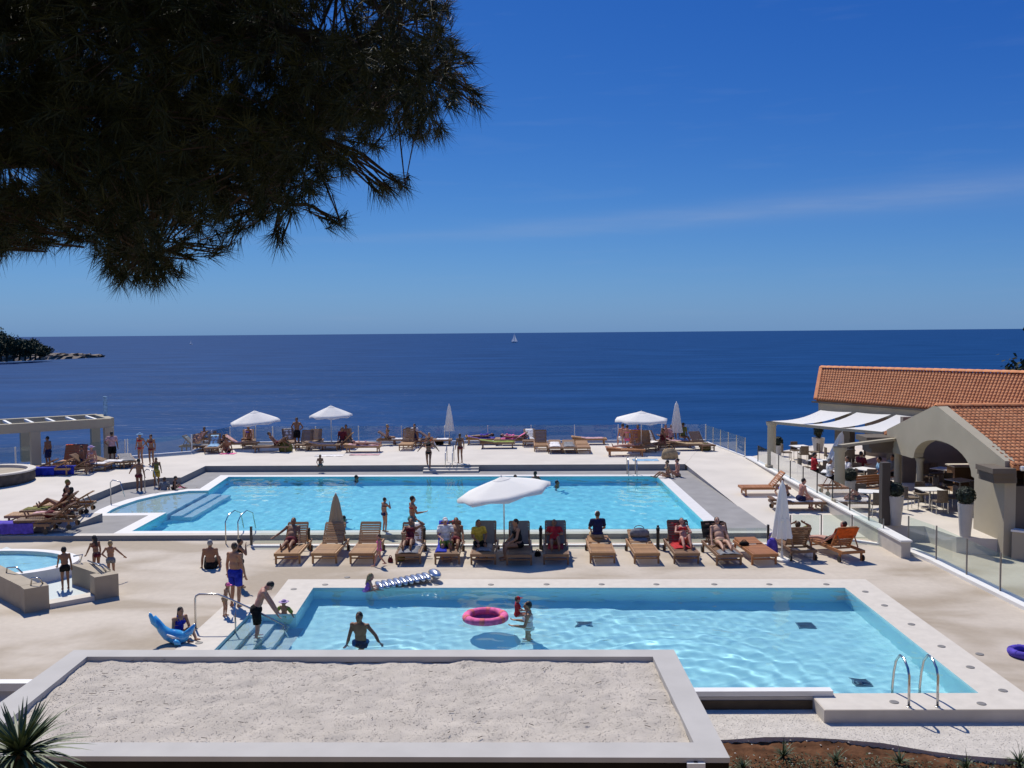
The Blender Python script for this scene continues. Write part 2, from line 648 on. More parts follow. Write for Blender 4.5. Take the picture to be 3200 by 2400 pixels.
for n_, c_ in dict(blue=(0.02, 0.035, 0.36), navy=(0.02, 0.025, 0.08), red=(0.45, 0.03, 0.035), pink=(0.85, 0.17, 0.36),
                   paleblue=(0.25, 0.42, 0.60), white=(0.75, 0.72, 0.70), black=(0.013, 0.012, 0.012), orange=(0.58, 0.10, 0.02),
                   yellow=(0.55, 0.40, 0.06), green=(0.26, 0.32, 0.07), purple=(0.34, 0.12, 0.48), violet=(0.10, 0.07, 0.42),
                   teal=(0.10, 0.26, 0.24), maroon=(0.13, 0.02, 0.03), grey=(0.22, 0.22, 0.23), olive=(0.18, 0.17, 0.05),
                   coral=(0.85, 0.20, 0.20), tan=(0.40, 0.29, 0.17), rose=(0.55, 0.34, 0.36), lilac=(0.42, 0.30, 0.50)).items():
    CL[n_] = mat(n_ + '_cloth', c_, 0.85, 0.30, 9, spec=0.15)
SK = {k: mat('skin_' + k, c, 0.55, 0.07, 9, spec=0.3) for k, c in dict(
    tan=(0.40, 0.21, 0.125), dark=(0.27, 0.135, 0.078), pale=(0.50, 0.29, 0.20), pink=(0.50, 0.25, 0.185)).items()}
HR = {k: mat('hair_' + k, c, 0.6, 0.25, 20) for k, c in dict(
    dark=(0.018, 0.012, 0.010), brown=(0.07, 0.04, 0.022), blond=(0.34, 0.24, 0.12), grey=(0.30, 0.29, 0.28)).items()}
# ================================================================ SETTING
ZS, ZT, ZW1, ZW2 = 0.16, 0.46, 0.10, -0.04      # pool surround, terrace, water levels


def offset(poly, d):
    """grow a closed xy outline by d (either winding)"""
    n = len(poly)
    area = sum(poly[i][0] * poly[(i + 1) % n][1] - poly[(i + 1) % n][0] * poly[i][1] for i in range(n))
    s = 1 if area > 0 else -1
    out = []
    for i in range(n):
        a, b, c = (Vector((poly[j % n][0], poly[j % n][1])) for j in (i - 1, i, i + 1))
        n1 = Vector(((b - a).y, -(b - a).x)).normalized() * s
        n2 = Vector(((c - b).y, -(c - b).x)).normalized() * s
        m_ = (n1 + n2)
        m_ = m_ / max(0.35, m_.dot(m_) / 2) if m_.length > 1e-6 else n1
        out.append(Vector((b.x + m_.x * d, b.y + m_.y * d, poly[i][2] if len(poly[i]) > 2 else 0)))
    return out


def skirt(pts, z0, mb=None, closed=True):
    mb = mb or MB()
    n = len(pts)
    for i in range(n if closed else n - 1):
        a, b = pts[i], pts[(i + 1) % n]
        mb.quad((a[0], a[1], z0), (b[0], b[1], z0), b, a)
    return mb


def inside(x, y, poly):
    c = False
    n = len(poly)
    for i in range(n):
        x1, y1 = poly[i][0], poly[i][1]
        x2, y2 = poly[i - 1][0], poly[i - 1][1]
        if (y1 > y) != (y2 > y) and x < (x2 - x1) * (y - y1) / (y2 - y1) + x1:
            c = not c
    return c


def receiver(o):
    o.cycles.is_caustics_receiver = True
    return o


# ---- sea
sea = MB().quad((-60000, 20, -5), (60000, 20, -5), (60000, 60000, -5), (-60000, 60000, -5)).build('sea', M['sea'])
structure(sea)

# ---- small pool, lower deck
SP = [P(979, 1837), P(2640, 1837), P(3058, 2166)]
xl = P(777, 1921).x
ynear = P(3058, 2166).y
SP += [Vector((xl, ynear, 0)), P(777, 1921), P(925, 1919)]
# ---- big pool, upper level
BPp = [(714, 1490), (2052, 1488), (2224, 1653), (412, 1660), (520, 1602), (332, 1604), (350, 1592), (380, 1579),
       (430, 1562), (500, 1546), (590, 1534), (651, 1533)]
BP = [P(x, y, ZS) for x, y in BPp]

yfr = P(1600, 1670, ZS).y           # line of the step up to the big pool
front = [P(-500, 1678, ZS), P(2428, 1666, ZS)]

# deck (lower level), with the recess beside the flat roof
YR = ynear - 0.16                    # recess wall
YC = P(2800, 2219).y                 # front edge of the near coping
XR = P(2572, 2219).x
deck_outer = [Vector((-45, 18.1, 0)), Vector((-9.5, 18.1, 0)), Vector((-9.5, YR, 0)), Vector((XR, YR, 0)), Vector((XR + 0.02, YC, 0)),
              Vector((32, YC, 0)), Vector((32, 31.3, 0)), Vector((8.3, 31.3, 0)), Vector((front[1].x, front[1].y + 0.06, 0)),
              Vector((front[0].x, front[0].y + 0.06, 0)), Vector((-45, front[0].y + 0.06, 0))]
deck = sheet_mb(deck_outer, [SP]).build('deck', M['deck'])
structure(deck)
rc = MB().box((XR / 2 - 2.0, YR - 0.012, -0.34), (XR + 4.0 - 0.02, 0.02, 0.56)).build('recess_shade_panel', M['recess'])  # thin dark sheet that paints the recess face as shaded
structure(rc)
sk = skirt(deck_outer[:6], -0.6, closed=False).build('deck_front_wall', M['wall'])
structure(sk)
# broad pale coping round the small pool
cop_outer = offset(SP, 0.88)
for i, p in enumerate(cop_outer):
    if p.y < ynear:
        cop_outer[i].y = YC + 0.02
cop_outer = [cop_outer[0], cop_outer[1], cop_outer[2], Vector((XR + 0.04, YC + 0.02, 0)), Vector((XR + 0.02, YR + 0.02, 0)),
             Vector((cop_outer[3].x, YR + 0.02, 0)), cop_outer[4], cop_outer[5]]
cop_outer = [Vector((max(p.x, -9.4), p.y, 0)) for p in cop_outer]
o = sheet_mb(lift(cop_outer, 0.004), [lift(SP, 0.004)]).build('pool_coping', M['coping'])
structure(o)
DP = 1.30


def floor_z(x):
    return -0.98 - 0.30 * (x + 7.0) / 16.0


fl = sheet_mb([Vector((p.x, p.y, floor_z(p.x))) for p in SP]).build('pool_floor', M['pool_tile'])
structure(receiver(fl))
wl_ = skirt(lift(SP, 0.004), -DP).build('pool_wall', M['pool_tile'])
structure(receiver(wl_))


def water_sheet(name, poly, z, res, seed, amp, m, fac=1.0, ring=None):
    r = random.Random(seed)
    xs = [p[0] for p in poly]
    ys = [p[1] for p in poly]
    x0, x1, y0, y1 = min(xs) - 0.02, max(xs) + 0.02, min(ys) - 0.02, max(ys) + 0.02
    nx, ny = int((x1 - x0) / res) + 1, int((y1 - y0) / res) + 1
    X, Y = np.meshgrid(np.linspace(x0, x1, nx), np.linspace(y0, y1, ny))
    Z = np.zeros_like(X)
    for i in range(22):
        a = r.uniform(0, 6.283)
        lam = r.uniform(0.22, 1.1)
        ph = r.uniform(0, 6.283)
        A = amp * lam * r.uniform(0.5, 1)
        wob = 0.35 * np.sin(X * r.uniform(0.4, 1.2) + ph) + 0.35 * np.sin(Y * r.uniform(0.4, 1.2) + a)
        Z += A * np.sin((X * math.cos(a) + Y * math.sin(a)) * 6.283 / lam + ph + 2 * wob)
    if fac != 1.0:                               # calmer and busier stretches
        env = 0.55 + 0.45 * np.sin(X * 0.45 + 1.0) * np.sin(Y * 0.6 + 0.5)
        Z *= 0.45 + 0.75 * env
    for (cx, cy, A, lam, fall) in (ring or []):
        D = np.hypot(X - cx, Y - cy)
        Z += A * np.sin(D * 6.283 / lam) * np.exp(-((D - fall) / (fall * 0.75)) ** 2)
    vs = np.column_stack([X.ravel(), Y.ravel(), Z.ravel() + z])
    big = offset([Vector((p[0], p[1], 0)) for p in poly], 0.03)
    fs = []
    for j in range(ny - 1):
        for i in range(nx - 1):
            if inside((X[j, i] + X[j, i + 1]) / 2, (Y[j, i] + Y[j + 1, i]) / 2, big):
                fs.append((j * nx + i, j * nx + i + 1, (j + 1) * nx + i + 1, (j + 1) * nx + i))
    me = bpy.data.meshes.new(name)
    me.from_pydata(vs.tolist(), [], fs)
    me.materials.append(m)
    me.polygons.foreach_set('use_smooth', [True] * len(fs))
    ob = put(name, me)
    ob.cycles.is_caustics_caster = True
    return structure(ob)


q = P(2350, 2060, 0)
small_water = water_sheet('pool_water', SP, ZW2, 0.045, 3, 0.0024, M['water'], 2.0,
                          ring=[(q.x - 1.6, q.y, 0.008, 0.55, 1.9), (P(1180, 1985).x, P(1180, 1985).y, 0.006, 0.4, 0.9)])
big_water = water_sheet('pool_water', BP, ZW1, 0.07, 5, 0.0016, M['water'])

# steps down into the small pool along its left end
for i in range(4):
    a = xl + 0.02 + i * 0.34
    zt = -0.16 - i * 0.28
    st = MB().box((a + 0.17, (ynear + SP[4].y) / 2, (zt - DP) / 2), (0.34, SP[4].y - ynear - 0.04, zt + DP), None)
    o = st.build('pool_step', M['beach_floor'])
    structure(receiver(o))

# ---- big pool and its grey surround
sur_outer = [Vector((front[0].x, front[0].y, ZS)), Vector((front[1].x, front[1].y, ZS)), P(2143, 1466, ZS), P(2143, 1440, ZS),
             P(600, 1440, ZS), P(-300, 1500, ZS)]
o = sheet_mb(sur_outer, [BP]).build('pool_surround', M['surround'])
structure(o)
o = sheet_mb(lift(offset(BP, 0.5), ZS + 0.004), [lift(BP, ZS + 0.004)]).build('pool_rim', M['white_coping'])
structure(o)
fo = [Vector((front[0].x, front[0].y, 0)), Vector((front[1].x, front[1].y, 0)),
      Vector((front[1].x - 0.02, front[1].y + 0.36, 0)), Vector((front[0].x, front[0].y + 0.36, 0))]
o = sheet_mb(lift(fo, ZS + 0.008)).build('front_coping', M['coping'])
structure(o)
o = skirt([Vector((front[0].x, front[0].y, ZS + 0.008)), Vector((front[1].x, front[1].y, ZS + 0.008))], -0.05, closed=False).build('front_step_face', M['shaded_wall'])
structure(o)
DB = 1.3
o = sheet_mb(lift(BP, -DB)).build('pool_floor', M['pool_tile2'])
structure(receiver(o))
o = skirt(lift(BP, ZS + 0.004), -DB).build('pool_wall', M['pool_tile2'])
structure(receiver(o))
# shallow beach entry with two submerged steps
beach = BP[4:12]
o = MB().prism([(p.x, p.y) for p in offset(beach, -0.02)], -DB + 0.01, -0.02).build('pool_beach', M['beach_floor'])
structure(receiver(o))
for k in range(2):
    a, b = Vector(BP[11]), Vector(BP[4])
    dv = Vector((b.y - a.y, -(b.x - a.x), 0)).normalized()
    if dv.x < 0:
        dv = -dv
    s0, s1 = 0.02 + k * 0.42, 0.44 + k * 0.42
    pts = [a + dv * s0 + Vector((0.15, -0.1, 0)), a + dv * s1 + Vector((0.15, -0.1, 0)), b + dv * s1 + Vector((0.1, 0.1, 0)), b + dv * s0 + Vector((0.1, 0.1, 0))]
    o = MB().prism([(p.x, p.y) for p in pts], -DB + 0.012, -0.32 - 0.3 * k).build('pool_step', M['beach_floor'])
    structure(receiver(o))

# ---- upper terrace, left and far side
TE = [(2205, 1380, ZT), (1121, 1385, ZT), (720, 1387, ZT), (600, 1416, ZT), (400, 1432, ZT), (240, 1448, ZT), (50, 1459, ZT), (-300, 1480, ZT),
      (-600, 1676, 0.17), (190, 1660, 0.18), (320, 1604, ZT), (232, 1601, ZT), (222, 1574, ZT), (382, 1510, ZT), (507, 1493, ZT),
      (566, 1492, ZT), (642, 1456, ZT), (2141, 1450, ZT)]
terr = [P(*t) for t in TE]
o = sheet_mb(terr).build('terrace', M['terrace'])
structure(o)
wallp = terr[9:18]
o = skirt(wallp, 0.0, closed=False).build('terrace_retaining_wall', M['shaded_wall'])
structure(o)
o = skirt(terr[0:8], -6, closed=False).build('terrace_sea_wall', M['shaded_wall'])
structure(o)
# two long steps between the left terrace and the grey surround
sa, sb = terr[12], terr[13]
dn = Vector((sb.y - sa.y, -(sb.x - sa.x), 0)).normalized()
if dn.y > 0:
    dn = -dn
for k in range(2):
    pts = [sa + dn * (k * 0.38 + 0.003), sb + dn * (k * 0.38 + 0.003), sb + dn * (k * 0.38 + 0.38), sa + dn * (k * 0.38 + 0.38)]
    o = MB().prism([(p.x, p.y) for p in pts], 0.0, ZT - 0.1 * (k + 1)).build('terrace_step', M['coping'])
    structure(o)
# steps from the far terrace down to the pool
fa, fb = P(1326, 1453, ZT), P(1497, 1452, ZT)
for k in range(2):
    yk = min(fa.y, fb.y) - 0.01 - k * 0.34
    o = MB().box(((fa.x + fb.x) / 2, yk - 0.17, (ZT - 0.1 * (k + 1)) / 2 + 0.002), (fb.x - fa.x, 0.34, ZT - 0.1 * (k + 1))).build('terrace_step', M['coping'])
    structure(o)

# ---- side deck on the right, falling gently towards the camera
WX = 11.5


def rampz(y):
    return 0.012 + (ZT - 0.004 - 0.012) * min(1, max(0, (y - 31.1) / 14.5))


rp = [P(2428, 1666, ZS).xy, P(2143, 1466, ZS).xy, P(2141, 1450, ZT).xy, P(2205, 1380, ZT).xy, Vector((11.42, 48.0)), Vector((WX, 46)),
      Vector((WX, 42)), Vector((WX, 37)), Vector((WX, 31.1)), Vector((P(2428, 1666, ZS).x, 31.1))]
o = MB().prism([(p.x, p.y) for p in rp], -0.4, [rampz(p.y) for p in rp]).build('side_deck', M['terrace'])
structure(o)

# ---- ground outside: slope below the camera, soil bed, white gravel strip
def ground_z(x, y):
    z = -0.42 + 0.05 * math.sin(x * 1.7 + y) * math.sin(y * 2.3)
    if y < 14.2:
        z += min((14.2 - y) * 0.425, 5.5)
    if y < -3:                                   # unseen hill behind the viewpoint, added to bounce warm light forward
        z += (-3 - y) * 0.55
    return z


mb = MB()
gx = [-46 + i * 0.8 for i in range(116)]
gy = [-8 + j * 0.6 for j in range(44)]
gy = [-8 - 4.0 * (12 - j) for j in range(12)] + gy
mb.v = [(x, y, ground_z(x, y) + (0.05 * rng.random() if y < 16 else 0)) for y in gy for x in gx]
mb.f = [(j * 116 + i, j * 116 + i + 1, (j + 1) * 116 + i + 1, (j + 1) * 116 + i) for j in range(len(gy) - 1) for i in range(115)]
o = mb.build('ground', M['hill_bounce_soil'], smooth=True)
structure(o)
# red soil bed in front of the gravel: clods and hollows
mb = MB()
nx, ny = 190, 60
for j in range(ny):
    for i in range(nx):
        x = 2.0 + i * 0.065
        y = 13.6 + j * 0.055
        mb.v.append((x, y, -0.315 + 0.03 * math.sin(x * 3.1 + y * 2) * math.sin(y * 5) + rng.uniform(-0.022, 0.022)))
mb.f = [(j * nx + i, j * nx + i + 1, (j + 1) * nx + i + 1, (j + 1) * nx + i) for j in range(ny - 1) for i in range(nx - 1)]
o = mb.build('soil_bed', M['soil'], smooth=True)
structure(o)
edge = [(2150, 2312), (2270, 2312), (2390, 2306), (2500, 2303), (2620, 2312), (2760, 2322), (2900, 2345), (3000, 2362), (3120, 2366), (3300, 2378), (3700, 2400)]
pts = [P(x, y + rng.uniform(-3, 3), -0.24) for x, y in edge] + [Vector((18, YR + 0.05, -0.24)), Vector((2.0, YR + 0.05, -0.24))]
o = MB().prism([(p.x, p.y) for p in pts], -0.42, -0.24).build('gravel_strip', M['white_gravel'])
structure(o)
gpoly = pts
# loose white stones on the strip
mb = MB()
ico_v = [Vector(v) for v in ((0, 0, 1), (0.9, 0, 0.1), (0.28, 0.85, 0), (-0.73, 0.53, 0.1), (-0.73, -0.53, 0), (0.28, -0.85, 0.1), (0, 0, -0.8))]
ico_f = [(0, 1, 2), (0, 2, 3), (0, 3, 4), (0, 4, 5), (0, 5, 1), (6, 2, 1), (6, 3, 2), (6, 4, 3), (6, 5, 4), (6, 1, 5)]


def scatter_stones(mb, n, fn_in, x0, x1, y0, y1, z, r0, r1, r_):
    k = 0
    while k < n:
        x, y = r_.uniform(x0, x1), r_.uniform(y0, y1)
        if not fn_in(x, y):
            continue
        s = r_.uniform(r0, r1)
        rot = Euler((r_.uniform(-0.4, 0.4), r_.uniform(-0.4, 0.4), r_.uniform(0, 6.28))).to_matrix()
        c = Vector((x, y, z(x, y) if callable(z) else z))
        sc = Vector((s * r_.uniform(0.8, 1.3), s, s * r_.uniform(0.3, 0.6)))
        mb.add([c + rot @ Vector((v.x * sc.x, v.y * sc.y, v.z * sc.z)) for v in ico_v], ico_f)
        k += 1


scatter_stones(mb, 6500, lambda x, y: inside(x, y, gpoly), 2.6, 10.5, 15.2, 17.6, -0.241, 0.008, 0.02, random.Random(11))
scatter_stones(mb, 45, lambda x, y: not inside(x, y, gpoly), 2.6, 10.5, 15.0, 16.2, -0.27, 0.010, 0.025, random.Random(12))
o = mb.build('loose_white_gravel', M['white_gravel'])
tag(o, kind='stuff')
tag(o, 'loose white stones of the gravel strip beside the pool', 'gravel')
# ================================================================ FLAT GRAVEL ROOF (foreground)
ZR = 1.3
ro = [P(231, 2031, ZR), P(2106, 2030, ZR), P(2281, 2368, ZR), P(-235, 2362, ZR)]
ri = [P(272, 2052, ZR), P(2040, 2052, ZR), P(2168, 2320, ZR), P(-60, 2320, ZR)]
t = t_roof = thing('pavilion', 'low pavilion with a flat gravel roof and pale parapet in front of the pool', 'pavilion', (0, 0, 0))
roof = MB()
n = 4
roof.add(ro + ri + lift(ri, ZR - 0.10), [(i, (i + 1) % 4, (i + 1) % 4 + 4, i + 4) for i in range(4)] + [(i + 4, (i + 1) % 4 + 4, (i + 1) % 4 + 8, i + 8) for i in range(4)])
skirt(ro, ZR - 0.07, roof)
roof.build('parapet', M['parapet'], t)
fm_ = MB().prism([(p.x, p.y) for p in ro], ZR - 0.5, ZR - 0.2)
skirt(lift(offset(ro, -0.01), ZR - 0.072), ZR - 0.198, fm_)
fm_.build('fascia', M['under_roof_shade'], t)
MB().prism([(p.x, p.y) for p in offset(ro, -0.5)], -0.5, ZR - 0.502).build('wall', M['under_roof_shade'], t)
mb = MB()
bx0, bx1 = min(p.x for p in ri), max(p.x for p in ri)
by0, by1 = min(p.y for p in ri), max(p.y for p in ri)
nx, ny = 200, 70
rr = random.Random(5)
from mathutils import noise as mnoise
for j in range(ny):
    for i in range(nx):
        v = j / (ny - 1)
        y = by0 + (by1 - by0) * v
        xa = ri[3].x + (ri[0].x - ri[3].x) * v
        xb = ri[2].x + (ri[1].x - ri[2].x) * v
        x = xa + (xb - xa) * i / (nx - 1)
        z = ZR - 0.088 + 0.035 * mnoise.noise((x * 1.1, y * 1.1, 0)) + 0.034 * mnoise.noise((x * 3.2, y * 3.2, 3)) + rr.uniform(-0.006, 0.006)
        mb.v.append((x, y, z))
mb.f = [(j * nx + i, j * nx + i + 1, (j + 1) * nx + i + 1, (j + 1) * nx + i) for j in range(ny - 1) for i in range(nx - 1)]
mb.build('gravel_bed', M['gravel'], t, smooth=True)
mb = MB()
scatter_stones(mb, 30000, lambda x, y: inside(x, y, ri), bx0, bx1, by0, by1,
               lambda x, y: ZR - 0.088 + 0.035 * mnoise.noise((x * 1.1, y * 1.1, 0)) + 0.034 * mnoise.noise((x * 3.2, y * 3.2, 3)), 0.005, 0.0125, rr)
o = mb.build('gravel', M['pebble'], t)
o['kind'] = 'stuff'
# small bracket lamp under the eaves at the right end
lp = PY(2175, 2392, ro[2].y - 0.03)
t2 = thing('wall_lamp', 'small white lamp box under the flat roof edge near its right corner', 'lamp', lp)
MB().box((0, 0, 0), (0.24, 0.05, 0.07)).build('housing', M['white'], t2)
MB().box((0, 0.03, 0.02), (0.05, 0.06, 0.05)).build('bracket', M['black'], t2)

# white cap beam on the pool edge over the recess
a, b = P(2172, 2163, 0.09), P(2612, 2172, 0.09)
o = MB().bar((a.x - 0.3, YR + 0.10, 0.060), (b.x, YR + 0.10, 0.060), 0.2, 0.10).build('cap_beam', M['white'])
tag(o, 'long white cap beam lying along the small pool edge above the dark recess', 'beam')
# low white kerb seen left of the flat roof
o = MB().box((-14.2, 18.0, 0.05), (9.2, 0.22, 0.16)).build('kerb', M['white'])
structure(o)

# ================================================================ RESTAURANT
ZF = 0.5
ter_o = [(11.62, 30.7), (13.2, 30.5), (13.5, 28.9), (14.75, 28.5), (30, 28.5), (30, 53), (17, 53), (11.45, 47.6)]
o = MB().prism(ter_o, -0.5, ZF).build('restaurant_terrace', M['terrace'])
structure(o)
t = thing('terrace_wall', 'low wall with white cap and glass panels edging the restaurant terrace', 'wall', (0, 0, 0))
MB().prism([(11.5, 28.2), (11.78, 28.2), (11.6, 47.5), (11.34, 47.5)], -0.2, 0.5).build('wall', M['wall'], t)
MB().prism([(11.46, 28.16), (11.82, 28.16), (11.64, 47.54), (11.3, 47.54)], 0.502, 0.56).build('cap', M['white'], t)
for i in range(9):
    y0 = 31.2 + i * 1.8
    xx = 11.64 - (y0 - 28.2) / 19.3 * 0.17
    MB().box((xx, y0, 0.95), (0.035, 0.05, 0.8)).build('post', M['dark_steel'], t)
    if i < 8:
        MB().quad((xx, y0 + 0.06, 0.62), (xx - 0.016, y0 + 1.74, 0.62), (xx - 0.016, y0 + 1.74, 1.36), (xx, y0 + 0.06, 1.36)).build('pane', M['glass'], t)

FX = 14.6                     # plane of the gabled front facing the pool
bld = thing('restaurant_building', 'restaurant with an arched gable and orange clay tiled roofs beside the pool', 'building', (0, 0, 0))
# gable wall with arch
ya, yb, yp = 28.2, 37.4, 33.0
zE, zP = 2.98, 4.32
arc = []
for k in range(17):
    a_ = math.pi * k / 16
    arc.append((32.55 - 2.25 * math.cos(a_), 2.2 + 0.88 * math.sin(a_)))
prof = [(ya, 0.0), (30.1, 0.0), (30.1, 2.16), (30.28, 2.19)] + arc[0:] + [(34.95, 2.15), (yb, 2.12), (yb, zE), (yp, zP), (ya, zE)]
clean = []
for p in prof:
    if not clean or (abs(p[0] - clean[-1][0]) + abs(p[1] - clean[-1][1])) > 1e-4:
        clean.append(p)
tris = geometry.tessellate_polygon([[Vector((p[0], p[1], 0)) for p in clean]])
n = len(clean)
gm = MB()
gm.v = [(FX, p[0], p[1]) for p in clean] + [(FX + 0.35, p[0], p[1]) for p in clean]
gm.f = [tuple(q_) for q_ in tris] + [tuple(i + n for i in q_) for q_ in tris] + [(i, (i + 1) % n, (i + 1) % n + n, i + n) for i in range(n)]
gm.build('gable_wall', M['plaster'], bld)
# stepped eaves mouldings at both ends of the gable
for nm, yc, sg in (('cornice', ya, -1), ('cornice', yb, 1)):
    c = MB()
    for k in range(3):
        if sg > 0:
            c.box((FX - 0.42 - 0.06 * k, yc - 0.12, 2.22 + 0.21 * k), (0.84 + 0.12 * k, 1.0 + 0.12 * k, 0.207))
        else:
            c.box((FX - 0.05 - 0.07 * k, yc + sg * (0.02 + 0.07 * k) - sg * 0.35, 2.40 + 0.16 * k), (0.7, 0.95 + 0.06 * k, 0.157))
    c.build(nm, M['plaster_dark'], bld)
# front pier thickness, near end wall with its window
MB().box((FX + 0.62, 29.15, 1.1), (1.15, 1.86, 2.2)).build('pier', M['plaster_dark'], bld)
ew = MB()
wx0, wx1, wz0, wz1 = 15.35, 17.2, 0.75, 1.75
for (x0, x1, z0, z1) in ((FX + 1.22, wx0, 0, 2.8), (wx1, 26, 0, 2.8), (wx0, wx1, 0, wz0), (wx0, wx1, wz1, 2.8)):
    ew.box(((x0 + x1) / 2, 28.38, (z0 + z1) / 2), (x1 - x0, 0.3, z1 - z0))
ew.build('end_wall', M['plaster'], bld)
wf = MB()
for i in range(6):
    wf.box((wx0 + (wx1 - wx0) * i / 5, 28.36, (wz0 + wz1) / 2), (0.05, 0.07, wz1 - wz0))
for i in range(4):
    wf.box(((wx0 + wx1) / 2, 28.365, wz0 + (wz1 - wz0) * i / 3), (wx1 - wx0, 0.06, 0.045))
w_ = wf.build('window', M['white'], bld)
MB().quad((wx0, 28.42, wz0), (wx1, 28.42, wz0), (wx1, 28.42, wz1), (wx0, 28.42, wz1)).build('pane', M['black'], w_)
# back wall of the porch, closing the dark room behind
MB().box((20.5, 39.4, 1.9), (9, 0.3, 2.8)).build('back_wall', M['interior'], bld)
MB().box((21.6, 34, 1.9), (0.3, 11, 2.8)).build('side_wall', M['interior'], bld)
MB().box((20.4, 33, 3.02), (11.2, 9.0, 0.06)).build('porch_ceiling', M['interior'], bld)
cm = MB()
for (x, y, r_) in ((14.9, 37.0, 0.15), (14.9, 34.95, 0.13)):
    col = MB().lathe([(r_ * 1.25, ZF), (r_ * 1.25, ZF + 0.12), (r_, ZF + 0.18), (r_ * 0.92, 2.0), (r_ * 1.2, 2.08), (r_ * 1.3, 2.16)], 16, (x, y, 0))
    col.build('column', M['plaster'], bld, smooth=True)

# ---- near roof: tiles laid in rows. Each tile is a shallow half barrel.
def tile_mesh(w, l, h):
    mb = MB()
    seg = 5
    for z_, sc in ((0, 1.0), (l, 0.86)):
        for k in range(seg + 1):
            a_ = math.pi * k / seg
            mb.v.append((-math.cos(a_) * w / 2 * sc, z_, math.sin(a_) * h * sc))
    mb.f = [(k, k + 1, k + 1 + seg + 1, k + seg + 1) for k in range(seg)] + [tuple(range(seg, -1, -1))]
    return mb


def roof_slope(parent, e0, e1, r0, r1, tw, tl, n_single, slab_name, near_key):
    """e0-e1 eaves, r0-r1 ridge; tiles run from eaves up to the ridge"""
    e0, e1, r0, r1 = map(Vector, (e0, e1, r0, r1))
    nrm = (e1 - e0).cross(r0 - e0).normalized()
    if nrm.z < 0:
        nrm = -nrm
    sl = MB()
    top = [e0, e1, r1, r0]
    low = [p - nrm * 0.14 for p in top]
    sl.add(top + low, [(0, 1, 2, 3), (7, 6, 5, 4), (0, 4, 5, 1), (1, 5, 6, 2), (2, 6, 7, 3), (3, 7, 4, 0)])
    sl.build(slab_name, M['tile'], parent)
    L = ((r0 - e0).length + (r1 - e1).length) / 2
    W = (e1 - e0).length
    rows, cols = int(L / tl) + 1, int(W / tw)
    tmb = tile_mesh(tw * 0.95, tl * 1.12, tw * 0.24)
    tme = tmb.mesh('roof_tile', M['tile'], True)
    spots = []
    for j in range(rows):
        for i in range(cols):
            u0 = (i + 0.5) / cols
            v = j / rows
            p = e0.lerp(e1, u0).lerp(r0.lerp(r1, u0), v)
            spots.append((p, u0, v))
    spots.sort(key=near_key)
    rest = MB()
    xa = (e1 - e0).normalized()
    for idx, (p, u0, v) in enumerate(spots):
        up = (r0.lerp(r1, u0) - e0.lerp(e1, u0)).normalized()
        zz = xa.cross(up).normalized()
        if zz.z < 0:
            zz = -zz
        xx_ = up.cross(zz)
        rot = Matrix((xx_, up, zz)).transposed()
        jit = Matrix.Rotation(rng.uniform(-0.02, 0.02), 3, 'Z') @ Matrix.Rotation(-0.045 + rng.uniform(-0.012, 0.012), 3, 'X')
        rot = rot @ jit
        pos = p + zz * (0.03 + rng.uniform(0, 0.008))
        if idx < n_single:
            o_ = put('roof_tile', tme, parent)
            o_.matrix_local = Matrix.Translation(pos) @ rot.to_4x4()
        else:
            rest.add([pos + rot @ Vector(v_) for v_ in tmb.v], tmb.f)
    if rest.v:
        o_ = rest.build('roof_tiles', M['tile'], parent, smooth=True)
        o_['kind'] = 'stuff'


roof_slope(bld, (FX + 0.12, 27.95, 2.86), (26.5, 27.95, 2.86), (FX + 0.12, 33.0, 4.22), (26.5, 33.0, 4.22), 0.145, 0.28, 290, 'roof', lambda s_: s_[0].x * 1.0 + (s_[0].y - 28) * -0.35)
fl_ = MB().add([(FX + 0.12, 33.0, 4.22), (26.5, 33.0, 4.22), (26.5, 38.0, 2.84), (FX + 0.12, 38.0, 2.84)], [(0, 1, 2, 3)])
fl_.v += [(v[0], v[1], v[2] - 0.14) for v in fl_.v]
fl_.f.append((7, 6, 5, 4))
fl_.f += [(i, (i + 1) % 4, (i + 1) % 4 + 4, i + 4) for i in range(4)]
fl_.build('roof', M['tile'], bld)
gt = MB()
gt.tube([(FX + 0.3, 27.86, 2.8), (26.5, 27.86, 2.8)], 0.075, 8)
gt.build('gutter', M['white'], bld)
rd = MB()
for i in range(28):
    rd.add(*(lambda tb: ([Vector((FX + i * 0.43 + v[1], 33.0 + v[0], 4.27 + v[2])) for v in tb.v], tb.f))(tile_mesh(0.3, 0.47, 0.11)))
rd.build('ridge_tiles', M['tile'], bld, smooth=True)['kind'] = 'stuff'

